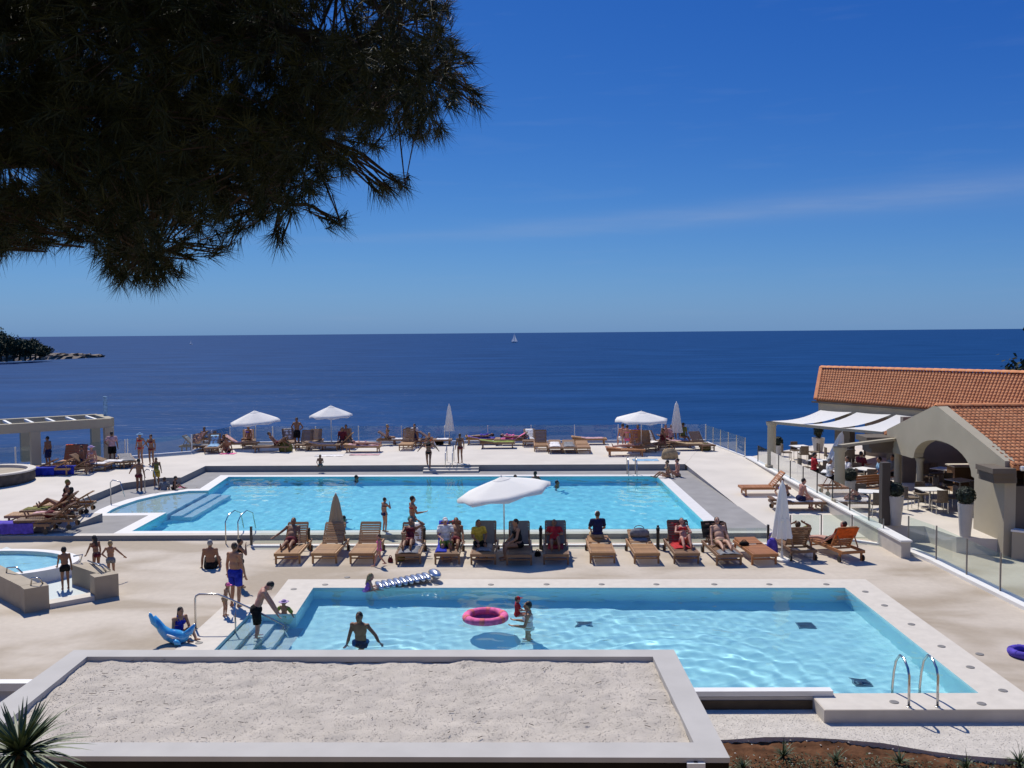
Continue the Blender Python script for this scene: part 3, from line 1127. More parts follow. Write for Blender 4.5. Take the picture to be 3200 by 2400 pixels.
# ---- rear wing, set at an angle
wing = thing('rear_wing', 'rear restaurant wing with long orange tiled roof and ridge against the sea', 'building', (0, 0, 0))
RL, RR_ = Vector((15.75, 49.3, 4.97)), Vector((24.6, 35.5, 5.07))
EL, ER = PY(2550, 1247, 46.2), Vector((22.4, 33.6, 3.5))
EL.z = 3.55
roof_slope(wing, EL, ER, RL, RR_, 0.15, 0.28, 0, 'roof', lambda s_: s_[0].y)
bl, br = RL + Vector((3.4, 2.2, -1.5)), RR_ + Vector((3.4, 2.2, -1.5))
b_ = MB().quad(RL, RR_, br, bl)
b_.quad(RL - Vector((0, 0, .12)), bl - Vector((0, 0, .12)), br - Vector((0, 0, .12)), RR_ - Vector((0, 0, .12)))
b_.build('roof', M['tile'], wing)
cap_ = MB()
dr = (RR_ - RL)
for i in range(40):
    p = RL + dr * (i / 40)
    tb = tile_mesh(0.32, dr.length / 40 * 1.08, 0.11)
    d_ = dr.normalized()
    x_ = Vector((d_.y, -d_.x, 0)).normalized()
    rot = Matrix((x_, d_, x_.cross(d_))).transposed()
    cap_.add([p + Vector((0, 0, 0.06)) + rot @ Vector(v) for v in tb.v], tb.f)
cap_.build('ridge_tiles', M['tile'], wing, smooth=True)['kind'] = 'stuff'
vg = MB().bar(EL + Vector((-0.03, 0.02, 0.05)), RL + Vector((-0.03, 0.02, 0.07)), 0.16, 0.10)
vg.build('verge', M['tile'], wing)
inn = Vector((0.84, 0.54, 0))
al = Vector((0.54, -0.84, 0))
w0 = EL + inn * 0.06 + al * 0.1
w1 = ER + inn * 0.06
MB().prism([tuple((p).xy) for p in (w0, w1, w1 + inn * 0.4, w0 + inn * 0.4)], 2.95, 3.40).build('fascia_beam', M['plaster'], wing)
MB().prism([tuple(p.xy) for p in (EL - inn * 0.10 - al * 0.2, ER - inn * 0.1, ER + inn * 0.05, EL + inn * 0.05 - al * 0.2)], 3.40, 3.47).build('gutter', M['plaster_dark'], wing)
for k in range(5):
    a_ = w0.lerp(w1, 0.06 + k * 0.2) + inn * 0.15
    b2 = w0.lerp(w1, 0.12 + k * 0.2) + inn * 0.15
    MB().prism([tuple(p.xy) for p in (a_, b2, b2 + inn * 0.4, a_ + inn * 0.4)], ZF, 2.948).build('wall_pier', M['plaster_dark'], wing)
bk0, bk1 = w0 + inn * 3.6, w1 + inn * 3.6
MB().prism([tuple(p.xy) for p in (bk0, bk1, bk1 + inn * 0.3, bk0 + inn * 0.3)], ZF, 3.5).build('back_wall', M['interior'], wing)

# ---- shade sails on posts before the rear wing
pg = thing('awning_frame', 'pale posts and beams carrying the white shade sails of the restaurant', 'pergola', (0, 0, 0))
A0, A1 = Vector((11.6, 43.7, 2.70)), Vector((14.9, 38.5, 2.70))
B0, B1 = Vector((14.5, 45.7, 3.02)), Vector((18.0, 40.5, 3.12))


def post(x, y, z0, z1, r_, m, par):
    mb_ = MB()
    mb_.box((x, y, z0 + 0.06), (r_ * 2.4, r_ * 2.4, 0.12))
    mb_.lathe([(r_ * 1.0, z0 + 0.12), (r_, z1 - 0.2), (r_ * 1.25, z1 - 0.14), (r_ * 1.35, z1)], 14, (x, y, 0))
    return mb_.build('post', m, par, smooth=True)


post(11.62, 43.6, 0.56, 2.72, 0.2, M['plaster'], pg)
post(11.8, 34.7, 0.56, 2.62, 0.19, M['plaster'], pg)
c3 = P(2763, 1640, 0.5)
MB().box((c3.x, c3.y, 1.55), (0.27, 0.27, 2.1)).build('post', M['shaded_post'], pg)
MB().bar((11.62, 43.6, 2.68), (14.9, 38.5, 2.70), 0.10, 0.12).build('beam', M['plaster'], pg)
MB().bar((11.8, 34.7, 2.66), (14.6, 36.6, 2.68), 0.22, 0.10).build('beam', M['plaster'], pg)
for k in range(3):
    u0, u1 = k / 3 + 0.012, (k + 1) / 3 - 0.03
    g = MB()
    nn = 8
    for i in range(nn + 1):
        for j in range(nn + 1):
            u = u0 + (u1 - u0) * i / nn
            v = j / nn
            p = A0.lerp(A1, u).lerp(B0.lerp(B1, u), v)
            edge = math.sin(math.pi * (i / nn))
            sag = -0.14 * math.sin(math.pi * v) - 0.03 * edge
            pull = 0.10 * math.sin(math.pi * v) * (1 - 2 * i / nn)
            g.v.append(p + al * pull + Vector((0, 0, sag + 0.05)))
    g.f = [(i * (nn + 1) + j, (i + 1) * (nn + 1) + j, (i + 1) * (nn + 1) + j + 1, i * (nn + 1) + j + 1) for i in range(nn) for j in range(nn)]
    o = g.build('shade_sail', M['awning'], smooth=True)
    tag(o, ['white shade sail nearest the sea, tied to the far corner post', 'middle one of the three white shade sails of the restaurant',
            'white shade sail next to the arched gable'][k], 'shade sail', 'white shade sails over the restaurant terrace')

# low wall with white cap, right of the pier
t = thing('garden_wall', 'low beige wall with white cap beside the near end of the restaurant', 'wall', (0, 0, 0))
MB().prism([(14.75, 28.0), (18.2, 25.2), (18.4, 25.4), (14.95, 28.15)], -0.1, 0.86).build('wall', M['plaster'], t)
MB().prism([(14.70, 27.98), (18.2, 25.14), (18.46, 25.42), (14.95, 28.18)], 0.862, 0.92).build('cap', M['white'], t)

# ================================================================ PERGOLA (left)
pc = thing('concrete_pergola', 'grey concrete pergola with white slats at the left end of the terrace', 'pergola', (0, 0, 0))
F0, F1 = Vector((-28.6, 42.2, 0)), Vector((-21.45, 47.5, 0))
fd = (F1 - F0).normalized()
fi = Vector((-fd.y, fd.x, 0))
WD = 3.2
for s_ in (0, WD):
    MB().bar(F0 + fi * s_ + Vector((0, 0, 2.52)), F1 + fi * s_ + Vector((0, 0, 2.52)), 0.40, 0.46).build('beam', M['plaster'], pc)
MB().bar(F1 + fi * 0.205 + Vector((0, 0, 2.52)), F1 + fi * (WD - 0.205) + Vector((0, 0, 2.52)), 0.40, 0.455).build('beam', M['plaster'], pc)
Lb = (F1 - F0).length
for u in (0.985, 0.60, 0.22):
    for s_ in (0, WD):
        p = F0 + fd * (Lb * u) + fi * s_
        rot = Matrix.Rotation(math.atan2(fd.y, fd.x), 3, 'Z')
        MB().box((p.x, p.y, (ZT + 2.30) / 2), (0.44, 0.44, 2.30 - ZT), rot).build('column', M['plaster'], pc)
for k in range(9):
    p = F0 + fd * (0.45 + k * 0.98)
    MB().bar(p + fi * 0.205 + Vector((0, 0, 2.66)), p + fi * (WD - 0.205) + Vector((0, 0, 2.66)), 0.13, 0.12).build('slat', M['white'], pc)
vp = PY(330, 1300, F1.y + 2.0)
o = MB().tube([(vp.x, vp.y, 2.7), (vp.x, vp.y, 3.75)], 0.11, 10).build('vent_pipe', M['paleblue'] if 'paleblue' in M else CL['paleblue'])
tag(o, 'pale blue vent pipe standing behind the right end of the pergola', 'pipe')

# ================================================================ GLASS BALUSTRADES
def glass_fence(name, label, pts, h, kerb, pm, pr, step, gm, post_h=None, kerb_m='white', z_gap=0.06, posts=None, cat='fence'):
    t_ = thing(name, label, cat, (0, 0, 0))
    post_h = post_h or h
    for a_, b_ in zip(pts[:-1], pts[1:]):
        a_, b_ = Vector(a_), Vector(b_)
        L = (b_ - a_).length
        n_ = max(1, round(L / step))
        if kerb:
            k_ = MB().bar(a_ + Vector((0, 0, kerb[1] / 2)), b_ + Vector((0, 0, kerb[1] / 2)), kerb[0], kerb[1])
            k_.build('kerb', M[kerb_m], t_)
        kz = kerb[1] if kerb else 0
        d_ = (b_ - a_).normalized()
        for i in range(n_ + 1):
            p = a_ + (b_ - a_) * (i / n_)
            if i or a_ == Vector(pts[0]):
                MB().box((p.x, p.y, p.z + kz + post_h / 2), (pr, pr, post_h)).build('post', pm, t_)
            if i < n_:
                q_ = a_ + (b_ - a_) * ((i + 1) / n_)
                p2, q2 = p + d_ * 0.06, q_ - d_ * 0.06
                z0, z1 = kz + z_gap, kz + h
                MB().quad(p2 + Vector((0, 0, z0)), q2 + Vector((0, 0, z0)), q2 + Vector((0, 0, z1)), p2 + Vector((0, 0, z1))).build('pane', gm, t_)
    return t_


far = [P(2205, 1379, ZT), P(1121, 1384, ZT), P(720, 1386, ZT), P(600, 1415, ZT), P(400, 1431, ZT)]
glass_fence('sea_balustrade', 'long glass balustrade with white posts along the sea edge of the far terrace', far, 0.92, (0.18, 0.10), M['white'], 0.06, 2.6, M['glass_far'])
glass_fence('sea_balustrade', 'glass balustrade behind the concrete pergola on the left', [P(392, 1433, ZT), P(240, 1449, ZT), P(50, 1460, ZT), P(-260, 1480, ZT)], 0.92, (0.18, 0.10), M['white'], 0.06, 2.6, M['glass_far'])
glass_fence('side_balustrade', 'glass balustrade running from the far right terrace corner to the restaurant wall', [P(2206, 1381, ZT), Vector((11.42, 48.0, ZT))], 0.95, (0.14, 0.06), M['steel'], 0.04, 1.3, M['glass'])
glass_fence('pool_fence', 'glass fence with dark posts between the sun lounger row and big pool', [P(786, 1709), P(1326, 1708), P(2056, 1706), P(2400, 1704)], 0.52, (0.16, 0.06), M['dark_steel'], 0.07, 3.95, M['glass'], 0.62)
glass_fence('pool_fence', 'short glass fence with slim posts behind the orange towel lounger', [P(2470, 1690), P(2662, 1690), P(2760, 1704)], 0.82, (0.16, 0.05), M['post_steel'], 0.035, 1.3, M['glass'])
lf0 = P(2838, 1722)
glass_fence('deck_balustrade', 'tall glass balustrade on a white kerb along the right edge of the deck', [lf0, P(2925, 1758), P(3020, 1806), P(3125, 1858), P(3300, 1945)], 1.0, (0.42, 0.10), M['post_steel'], 0.036, 1.6, M['glass'], 1.02)

# ================================================================ KIDS' WATER PLAY TUB (left)
tub = thing('splash_tub', 'tan walled splash tub with steel handrails and an open front', 'tub', (0, 0, 0))
c1, c2 = P(78, 1917), P(372, 1863)
c0 = P(-170, 1778)
c3_ = P(268, 1756, 0.62)
c3_.z = 0
fdir = (c2 - c1).normalized()
th = 0.42


def wall_seg(a_, b_, h, nm='wall', m=M['tub_wall'], th_=th):
    d_ = (b_ - a_).normalized()
    nn_ = Vector((-d_.y, d_.x, 0))
    pts_ = [a_, b_, b_ + nn_ * th_, a_ + nn_ * th_]
    MB().prism([(p.x, p.y) for p in pts_], 0, h).build(nm, m, tub)


L_ = (c2 - c1).length
wall_seg(c1, c1 + fdir * L_ * 0.25, 0.62)
wall_seg(c1 + fdir * L_ * 0.255, c1 + fdir * L_ * 0.73, 0.13, 'threshold', M['coping'])
wall_seg(c1 + fdir * L_ * 0.735, c2, 0.62)
bd = (c3_ - c2).normalized()
bn = Vector((-bd.y, bd.x, 0))
pr_ = [c2 + Vector((-fdir.y, fdir.x, 0)) * (th + 0.004), c3_, c3_ + bn * 0.4, c2 + Vector((-fdir.y, fdir.x, 0)) * (th + 0.004) + bn * 0.42]
MB().prism([(p.x, p.y) for p in pr_], 0, 0.62).build('wall', M['tub_wall'], tub)
ld = (c0 - c1).normalized()
ln = Vector((ld.y, -ld.x, 0))
st_ = c1 + Vector((-fdir.y, fdir.x, 0)) * (th + 0.004)
pr_ = [st_, c0, c0 + ln * 0.42, st_ + ln * 0.42]
MB().prism([(p.x, p.y) for p in pr_], 0, 0.62).build('wall', M['tub_wall'], tub)
fp = [c1 + Vector((0.2, 0.3, 0)), c2 + Vector((-0.25, 0.3, 0)), c3_ + Vector((-0.2, 0.2, 0)), c0 + Vector((0.4, 2.6, 0)), c0 + Vector((0.4, 0.2, 0))]
MB().prism([(p.x, p.y) for p in fp], 0.0, 0.07).build('wet_floor', M['beach_floor'], tub)
bs = thing('splash_basin', 'shallow oval splash basin with grey rim behind the tan tub wall', 'basin', (-15.9, 26.5, 0))
ring_o = [(2.75 * math.cos(a_), 1.75 * math.sin(a_)) for a_ in [2 * math.pi * i / 48 for i in range(48)]]
ring_i = [(x * 0.87, y * 0.85) for x, y in ring_o]
rb = sheet_mb([Vector((x, y, 0.42)) for x, y in ring_o], [[Vector((x, y, 0.42)) for x, y in ring_i]])
skirt([Vector((x, y, 0.42)) for x, y in ring_o], 0.0, rb)
skirt([Vector((x, y, 0.42)) for x, y in ring_i], 0.1, rb)
rb.build('rim', M['white_coping'], bs)
receiver(sheet_mb([Vector((x, y, 0.1)) for x, y in ring_i]).build('floor', M['pool_tile'], bs))
wq = water_sheet('water', [Vector((x - 15.9, y + 26.5, 0)) for x, y in ring_i], 0.36, 0.06, 9, 0.004, M['tub_water'])
wq.parent = bs
wq.location = (15.9, -26.5, 0)
del wq['kind']
hr = MB()
for (px, py, lift_) in ((35, 1795, 0.62), (268, 1756, 0.62)):
    b0 = P(px, py, lift_)
rails = [[P(20, 1790, 0.62), P(22, 1774, 0.75), P(50, 1772, 0.80), P(70, 1790, 0.66)],
         [P(96, 1830, 0.62), P(100, 1806, 0.80), P(124, 1806, 0.82), P(134, 1824, 0.62)],
         [P(230, 1738, 0.80), P(258, 1733, 0.86), P(250, 1757, 0.62)],
         [P(275, 1752, 0.64), P(318, 1770, 0.80), P(332, 1786, 0.64)],
         [P(290, 1760, 0.64), P(322, 1764, 0.82), P(345, 1782, 0.64)]]
for r_ in rails:
    MB().tube(r_, 0.022, 6).build('handrail', M['steel'], tub, smooth=True)

# round stone bed far left
cen = P(-60, 1510, ZT) + Vector((0, 0.4, 0))
t = thing('round_stone_bed', 'round dark stone bed with pale rim at the far left terrace', 'planter', (cen.x, cen.y, ZT))
Rb = (P(76, 1516, ZT) - P(-60, 1516, ZT)).x
mb = MB().lathe([(Rb, 0), (Rb * 1.02, 0.2), (Rb, 0.46)], 40)
mb.build('wall', M['dark_stone'], t)
mb = MB().lathe([(Rb * 1.03, 0.462), (Rb * 1.03, 0.53), (Rb * 0.86, 0.53), (Rb * 0.86, 0.40)], 40)
mb.build('rim', M['coping'], t)
mb = MB().lathe([(Rb * 0.86, 0.40), (Rb * 0.5, 0.46), (0.01, 0.48)], 40)
mb.build('sand', M['tub_wall'], t)

# ================================================================ TREES, HEADLAND, BOATS
def clump_crown(c, rx, ry, rz_, n_, leaf, r_, mb_=None):
    """leaf-sized faces grouped in clumps through an uneven volume"""
    mb_ = mb_ or MB()
    cl = []
    for i in range(max(5, n_ // 60)):
        v = Vector((r_.gauss(0, 1), r_.gauss(0, 1), r_.gauss(0, 1))).normalized() * r_.uniform(0.35, 0.95)
        cl.append((Vector((v.x * rx, v.y * ry, v.z * rz_)) + Vector(c), r_.uniform(0.22, 0.42)))
    for i in range(n_):
        cc, s = r_.choice(cl)
        v = Vector((r_.gauss(0, .5), r_.gauss(0, .5), r_.gauss(0, .5)))
        p = cc + Vector((v.x * rx * s, v.y * ry * s, v.z * rz_ * s))
        d1 = Vector((r_.gauss(0, 1), r_.gauss(0, 1), r_.gauss(0, 1))).normalized() * leaf * r_.uniform(0.6, 1.3)
        d2 = Vector((r_.gauss(0, 1), r_.gauss(0, 1), r_.gauss(0, 1))).normalized() * leaf * r_.uniform(0.5, 1.0)
        mb_.add([p - d1, p + d2, p + d1, p - d2 * 0.8], [(0, 1, 2, 3)])
    return mb_


hl = MB()
r_ = random.Random(21)
HD = []
# headland: a low rocky tongue tapering to its tip
tip = P(312, 1117, -5)
root = P(-420, 1150, -5)
back = tip + Vector((-260, 130, 0))
nn = 60
g = []
for i in range(nn + 1):
    u = i / nn
    base = root.lerp(tip, u)
    wdt = 100 * (1 - u) ** 0.8 + 4
    hgt = 3.2 * (1 - u) ** 0.55 + 0.8
    for j in range(9):
        v = j / 8
        jit = Vector((r_.uniform(-2, 2), r_.uniform(-2, 2), 0))
        z = -5.3 + (hgt + r_.uniform(-0.5, 0.7)) * min(1, math.sin(math.pi * min(v * 1.3, 0.5)) ** 0.6 if v > 0 else 0)
        if j == 8:
            z = -5.4
        g.append(base + Vector((0, wdt * v, 0)) + jit + Vector((0, 0, z + 5)))
hl.v = [tuple(p) for p in g]
hl.f = [(i * 9 + j, (i + 1) * 9 + j, (i + 1) * 9 + j + 1, i * 9 + j + 1) for i in range(nn) for j in range(8)]
o = hl.build('headland', M['rock'])
structure(o)
fm = MB()
pts = []
for i in range(41):
    p = root.lerp(tip, i / 40)
    pts.append(p + Vector((r_.uniform(-1, 1), -2.5 + r_.uniform(-1.6, 1.6), 0.02)))
for i in range(40):
    a_, b_ = pts[i], pts[i + 1]
    fm.quad(a_, b_, b_ + Vector((0, 4.5, 0)), a_ + Vector((0, 4.5, 0)))
o = fm.build('surf', M['white'])
tag(o, kind='stuff')
tag(o, 'thin white line of surf along the rocky headland', 'surf')
spec = [(-32, 405, 10.5), (2, 425, 13.6), (20, 412, 13.0), (42, 420, 11.2), (60, 432, 10), (78, 425, 9.5), (94, 436, 9.6), (110, 440, 9.0), (124, 446, 7.5)]
for i, (px, y, h) in enumerate(spec):
    b0 = PY(px, 1112, y)
    b0.z = -3.2
    h *= 0.9
    ordn = ['first', 'second', 'third', 'fourth', 'fifth', 'sixth', 'seventh', 'eighth', 'ninth'][i]
    t_ = thing('pine_tree', ordn + ' dark pine tree from the left on the rocky headland', 'tree', b0, 0, 'pine trees on the headland')
    MB().tube([(0, 0, -1), (0.3, 0, h * 0.3), (0.1, 0, h * 0.65)], [0.5, 0.35, 0.15], 6).build('trunk', M['bark'], t_)
    cr_ = clump_crown((0, 0, h * 0.58), 6.4 + r_.uniform(-1, 1), 5.6, h * 0.46, 1500, 0.55, r_)
    cr_.build('crown', M['tree_leaf'], t_)
# big dark tree behind the restaurant, at the right edge
tp = PY(3235, 1300, 62)
t_ = thing('pine_tree', 'dark tree behind the restaurant roof at the right edge', 'tree', (tp.x, tp.y, -2))
MB().tube([(0, 0, -3), (0.1, 0, 2), (0, 0, 7)], [0.3, 0.25, 0.12], 7).build('trunk', M['bark'], t_)
clump_crown((0.6, 0, 5.6), 2.4, 2.2, 2.6, 2600, 0.22, r_).build('crown', M['tree_leaf'], t_)

for i, (px, py, h, lab, jib) in enumerate(((1607, 1071, 11.5, 'white sailing boat with two sails out near the horizon', 1), (597, 1077, 6.2, 'tiny white sailing boat far out left of the umbrellas', 0))):
    b0 = P(px, py, -5)
    t_ = thing('sailing_boat', lab, 'boat', b0)
    s = h / 10
    hb = MB()
    hb.v = [(-3.2 * s, 0, 0.9 * s), (-2.8 * s, .9 * s, .9 * s), (1.5 * s, .9 * s, .9 * s), (3.6 * s, 0, 1.1 * s), (1.5 * s, -.9 * s, .9 * s), (-2.8 * s, -.9 * s, .9 * s),
            (-2.6 * s, 0, -.2), (2.6 * s, 0, -.2)]
    hb.f = [(0, 1, 2, 3, 4, 5), (0, 6, 1), (1, 6, 7, 2), (2, 7, 3), (3, 7, 4), (4, 7, 6, 5), (5, 6, 0)]
    hb.build('hull', M['white'], t_)
    MB().tube([(0.4 * s, 0, .5), (0.4 * s, 0, h)], 0.09, 6).build('mast', M['steel'], t_)
    sm = MB()
    sm.v = [(0.2 * s, 0, h * .98), (-3.0 * s, .5 * s, 1.6 * s), (0.2 * s, 0.0, 1.5 * s), (-1.3 * s, .55 * s, h * .5)]
    sm.f = [(0, 3, 2), (3, 1, 2)]
    sm.build('mainsail', M['canvas'], t_)
    if jib:
        sm = MB()
        sm.v = [(0.5 * s, 0, h * .85), (3.4 * s, 0, 1.2 * s), (0.7 * s, .5 * s, 1.6 * s)]
        sm.f = [(0, 1, 2)]
        sm.build('jib', M['canvas'], t_)

# ---- overhanging pine above the camera's left
pine = thing('pine_tree', 'large dark pine overhanging the top left corner with long needles', 'tree', (-7.2, 4.6, 2.0))
PB = Vector((-7.2, 4.6, 2.0))
MB().tube([(0, 0, 0), (0.15, 0.1, 3), (0.05, 0.25, 6), (0.4, 0.4, 9.5)], [0.34, 0.29, 0.24, 0.16], 12).build('trunk', M['bark'], pine, smooth=True)
outline = [(-700, -420), (1180, -420), (1400, -200), (1400, 20), (1420, 100), (1462, 150), (1440, 215), (1478, 270), (1462, 330), (1420, 375), (1385, 432),
           (1260, 440), (1130, 515), (1040, 590), (1010, 640), (880, 690), (800, 715), (700, 745), (590, 790), (560, 850), (430, 880), (330, 850), (270, 780), (150, 770), (0, 800),
           (-150, 830), (-400, 800), (-700, 700)]
holes_ = [(1010, 60, 75), (30, 540, 45), (540, 725, 42), (95, 560, 40)]
r_ = random.Random(33)
tufts = []


def add_tuft(px, py, depth):
    tufts.append(PY(px, py, depth))


tries = 0
while len(tufts) < 9000 and tries < 90000:
    tries += 1
    px, py = r_.uniform(-700, 1500), r_.uniform(-420, 900)
    if not inside(px, py, outline):
        continue
    dmin = min(math.hypot(px - a_[0], py - a_[1]) for a_ in outline[2:24])
    if any(math.hypot(px - hx, py - hy) < hr_ * r_.uniform(0.5, 1.15) for hx, hy, hr_ in holes_):
        continue
    if 1020 < px < 1330 and py < 110 and r_.random() < 0.6:
        continue
    if dmin < 110 and r_.random() < 0.45 or (dmin < 50 and r_.random() < 0.4):
        continue
    add_tuft(px, py, r_.uniform(4.4, 7.4))
for (px, py) in ((1210, 590), (1235, 575), (1255, 585), (1185, 600), (1225, 600), (1500, 330), (1490, 300), (1470, 190), (1050, 690), (1070, 700),
                 (330, 830), (390, 860), (420, 880), (520, 870), (560, 860), (480, 890), (455, 875), (380, 885), (350, 860), (600, 815), (680, 790), (720, 780), (870, 750), (850, 730)):
    for _ in range(2):
        add_tuft(px + r_.uniform(-12, 12), py + r_.uniform(-12, 12), r_.uniform(5.2, 5.9))
n_edge = 48
limbs = [[Vector((0.1, 0.2, 5.0)), PY(150, 120, 5.6) - PB, PY(620, 330, 5.8) - PB, PY(980, 420, 5.6) - PB],
         [Vector((0.1, 0.3, 6.2)), PY(300, -150, 5.6) - PB, PY(900, 60, 5.4) - PB, PY(1330, 240, 5.5) - PB],
         [Vector((0.1, 0.1, 4.3)), PY(0, 420, 6.2) - PB, PY(260, 620, 6.0) - PB, PY(470, 800, 5.6) - PB],
         [Vector((0.1, 0.3, 6.9)), PY(500, -350, 6.4) - PB, PY(1050, -120, 6.4) - PB, PY(1250, 80, 6.2) - PB],
         [Vector((0.1, 0.2, 5.4)), PY(300, 300, 6.6) - PB, PY(600, 560, 6.4) - PB, PY(900, 640, 5.8) - PB]]


def bez(pts_, u):
    q_ = list(pts_)
    while len(q_) > 1:
        q_ = [q_[i].lerp(q_[i + 1], u) for i in range(len(q_) - 1)]
    return q_[0]


nodes_ = []
for l_ in limbs:
    path = [bez(l_, i / 14) for i in range(15)]
    MB().tube(path, [0.11 * (1 - i / 14) + 0.012 for i in range(15)], 7).build('limb', M['bark'], pine, smooth=True)
    nodes_ += path[3:]
# needles
nv, nf, tw = [], [], MB()
for p in tufts:
    p = p - PB
    near = min(nodes_, key=lambda q_: (q_ - p).length_squared)
    ax = (p - near)
    L = ax.length
    ax = ax.normalized() if L > 1e-3 else Vector((1, 0, 0))
    ax = (ax + Vector((r_.gauss(0, .35), r_.gauss(0, .35), r_.gauss(-0.15, .3)))).normalized()
    back_ = p + (near - p).normalized() * min(L, r_.uniform(0.16, 0.34))
    tw.add(*(lambda q_: (q_.v, q_.f))(MB().tube([back_, p], [0.005, 0.003], 3, caps=False)))
    up = ax.orthogonal().normalized()
    sd = ax.cross(up)
    for k in range(40):
        u = r_.random()
        base = p - ax * 0.10 * u
        an = r_.uniform(0, 6.283)
        out_ = (up * math.cos(an) + sd * math.sin(an))
        spread = r_.uniform(0.25, 1.0)
        d_ = (ax * (1.15 - spread * 0.75) + out_ * spread).normalized()
        ln_ = r_.uniform(0.095, 0.165)
        tipv = base + d_ * ln_ + Vector((0, 0, -0.012))
        wv = d_.cross(Vector((r_.gauss(0, 1), r_.gauss(0, 1), r_.gauss(0, 1)))).normalized() * 0.0024
        i0 = len(nv)
        nv += [tuple(base - wv), tuple(base + wv), tuple(tipv)]
        nf.append((i0, i0 + 1, i0 + 2))
me = bpy.data.meshes.new('crown')
me.from_pydata(nv, [], nf)
me.materials.append(M['needle'])
put('crown', me, pine)
tw.build('twigs', M['bark'], pine)['kind'] = 'stuff'
# longer side shoots between limbs and twigs
ss = MB()
for p in tufts[-n_edge:]:                       # the outermost sprays hang on shoots of their own
    p = p - PB
    q_ = min(nodes_, key=lambda v: (v - p).length_squared)
    ss.tube([q_, q_.lerp(p, 0.5) + Vector((r_.gauss(0, .03), r_.gauss(0, .03), 0.05)), p], [0.010, 0.007, 0.004], 4, caps=False)
for k in range(700):
    p = r_.choice(tufts[:6000]) - PB
    near = min(nodes_, key=lambda q_: (q_ - p).length_squared)
    if (near - p).length > 0.75:
        continue
    m1 = near.lerp(p, 0.55) + Vector((r_.gauss(0, .05), r_.gauss(0, .05), r_.gauss(0.03, .05)))
    ss.tube([near, m1, p], [0.012, 0.008, 0.004], 4, caps=False)
ss.build('branches', M['bark'], pine)['kind'] = 'stuff'

# ---- sword-leaved palm, lower left
pb = PY(62, 2350, 9.4)
t_ = thing('palm_plant', 'spiky sword leaved palm rising at the lower left corner', 'plant', (pb.x, pb.y, ground_z(pb.x, pb.y)))
hz = pb.z - ground_z(pb.x, pb.y)
MB().lathe([(0.16, -0.1), (0.13, hz * 0.4), (0.12, hz * 0.9), (0.05, hz)], 10, rad=lambda k, i: 1 + 0.12 * ((k + i) % 2)).build('trunk', M['bark'], t_)


def leaf_mesh(L, w, droop, seed):
    mb_ = MB()
    m_ = 7
    for i in range(m_ + 1):
        u = i / m_
        ww = w * (0.55 + 0.9 * u - 1.45 * u ** 2.2) if i < m_ else 0.001
        z = -droop * L * u * u
        mb_.v += [(-ww / 2, L * u, z + ww * 0.16), (0, L * u, z), (ww / 2, L * u, z + ww * 0.16)]
    for i in range(m_):
        a_ = i * 3
        mb_.f += [(a_, a_ + 1, a_ + 4, a_ + 3), (a_ + 1, a_ + 2, a_ + 5, a_ + 4)]
    return mb_.mesh('leaf', M['palm_leaf'], True)


lms = [leaf_mesh(0.70, 0.052, 0.12, 1), leaf_mesh(0.84, 0.052, 0.40, 2), leaf_mesh(0.78, 0.048, 0.65, 3), leaf_mesh(0.6, 0.046, 0.9, 4)]
for k in range(300):
    elv = r_.uniform(-0.75, 1.25)
    azm = r_.uniform(0, 6.283)
    lm = lms[0] if elv > 0.8 else lms[1] if elv > 0.3 else lms[2] if elv > -0.2 else lms[3]
    o = put('leaf', lm, t_)
    o.location = (0, 0, hz - 0.02 - (1.0 - elv) * 0.05)
    o.rotation_euler = (elv, r_.uniform(-0.4, 0.4), azm)
    o.scale = (0.9, r_.uniform(0.66, 0.88), 0.9)

# ---- weeds with blade leaves in the soil bed
for i, (px, py, sc, lab) in enumerate(((2448, 2350, 1.5, 'taller weed with an upright shoot in the soil, second from the roof corner'), (2322, 2388, 1.3, 'leafy weed beside the flat roof corner'),
                                   (2612, 2368, 1.5, 'bushy weed in the middle of the red soil bed'), (2812, 2372, 1.5, 'weed with one long blade in the red soil'),
                                   (3020, 2392, 1.3, 'low green weed at the bottom edge, right of the long bladed weed'), (3185, 2372, 1.5, 'weed at the right picture edge in the soil bed'))):
    b0 = P(px, py + 14, -0.28)
    t_ = thing('weed', lab, 'plant', b0)
    for k in range(46):
        azm = r_.uniform(0, 6.283)
        L = sc * (r_.uniform(0.10, 0.24) if k else r_.uniform(0.26, 0.32))
        lm = MB()
        for s_ in range(4):
            u = s_ / 3
            w_l = 0.030 * (1 - u) + 0.001
            lm.v += [(-w_l / 2, L * u * 0.75, L * (u - 0.45 * u * u)), (w_l / 2, L * u * 0.75, L * (u - 0.45 * u * u))]
        lm.f = [(0, 1, 3, 2), (2, 3, 5, 4), (4, 5, 7, 6)]
        o = lm.build('leaf', M['agave'], t_)
        o.rotation_euler = (0.75 if k == 0 else r_.uniform(-0.5, 0.35), 0, azm)
# low creeping green among the clods
mb = MB()
for i in range(2600):
    cx_, cy_ = r_.choice(((3.4, 15.1), (4.6, 15.3), (5.9, 15.2), (7.4, 15.0), (8.6, 15.0), (5.2, 14.8)))
    p = Vector((cx_ + r_.gauss(0, .42), cy_ + r_.gauss(0, .16), -0.275 + r_.uniform(0, 0.05)))
    d1 = Vector((r_.gauss(0, 1), r_.gauss(0, 1), r_.gauss(0, .5))).normalized() * r_.uniform(0.012, 0.03)
    d2 = Vector((r_.gauss(0, 1), r_.gauss(0, 1), r_.gauss(0, .5))).normalized() * r_.uniform(0.008, 0.018)
    mb.add([p - d1, p + d2, p + d1, p - d2], [(0, 1, 2, 3)])
o = mb.build('ground_cover', M['agave'])
tag(o, 'low creeping weeds among the clods of the red soil bed', 'ground cover', kind='stuff')
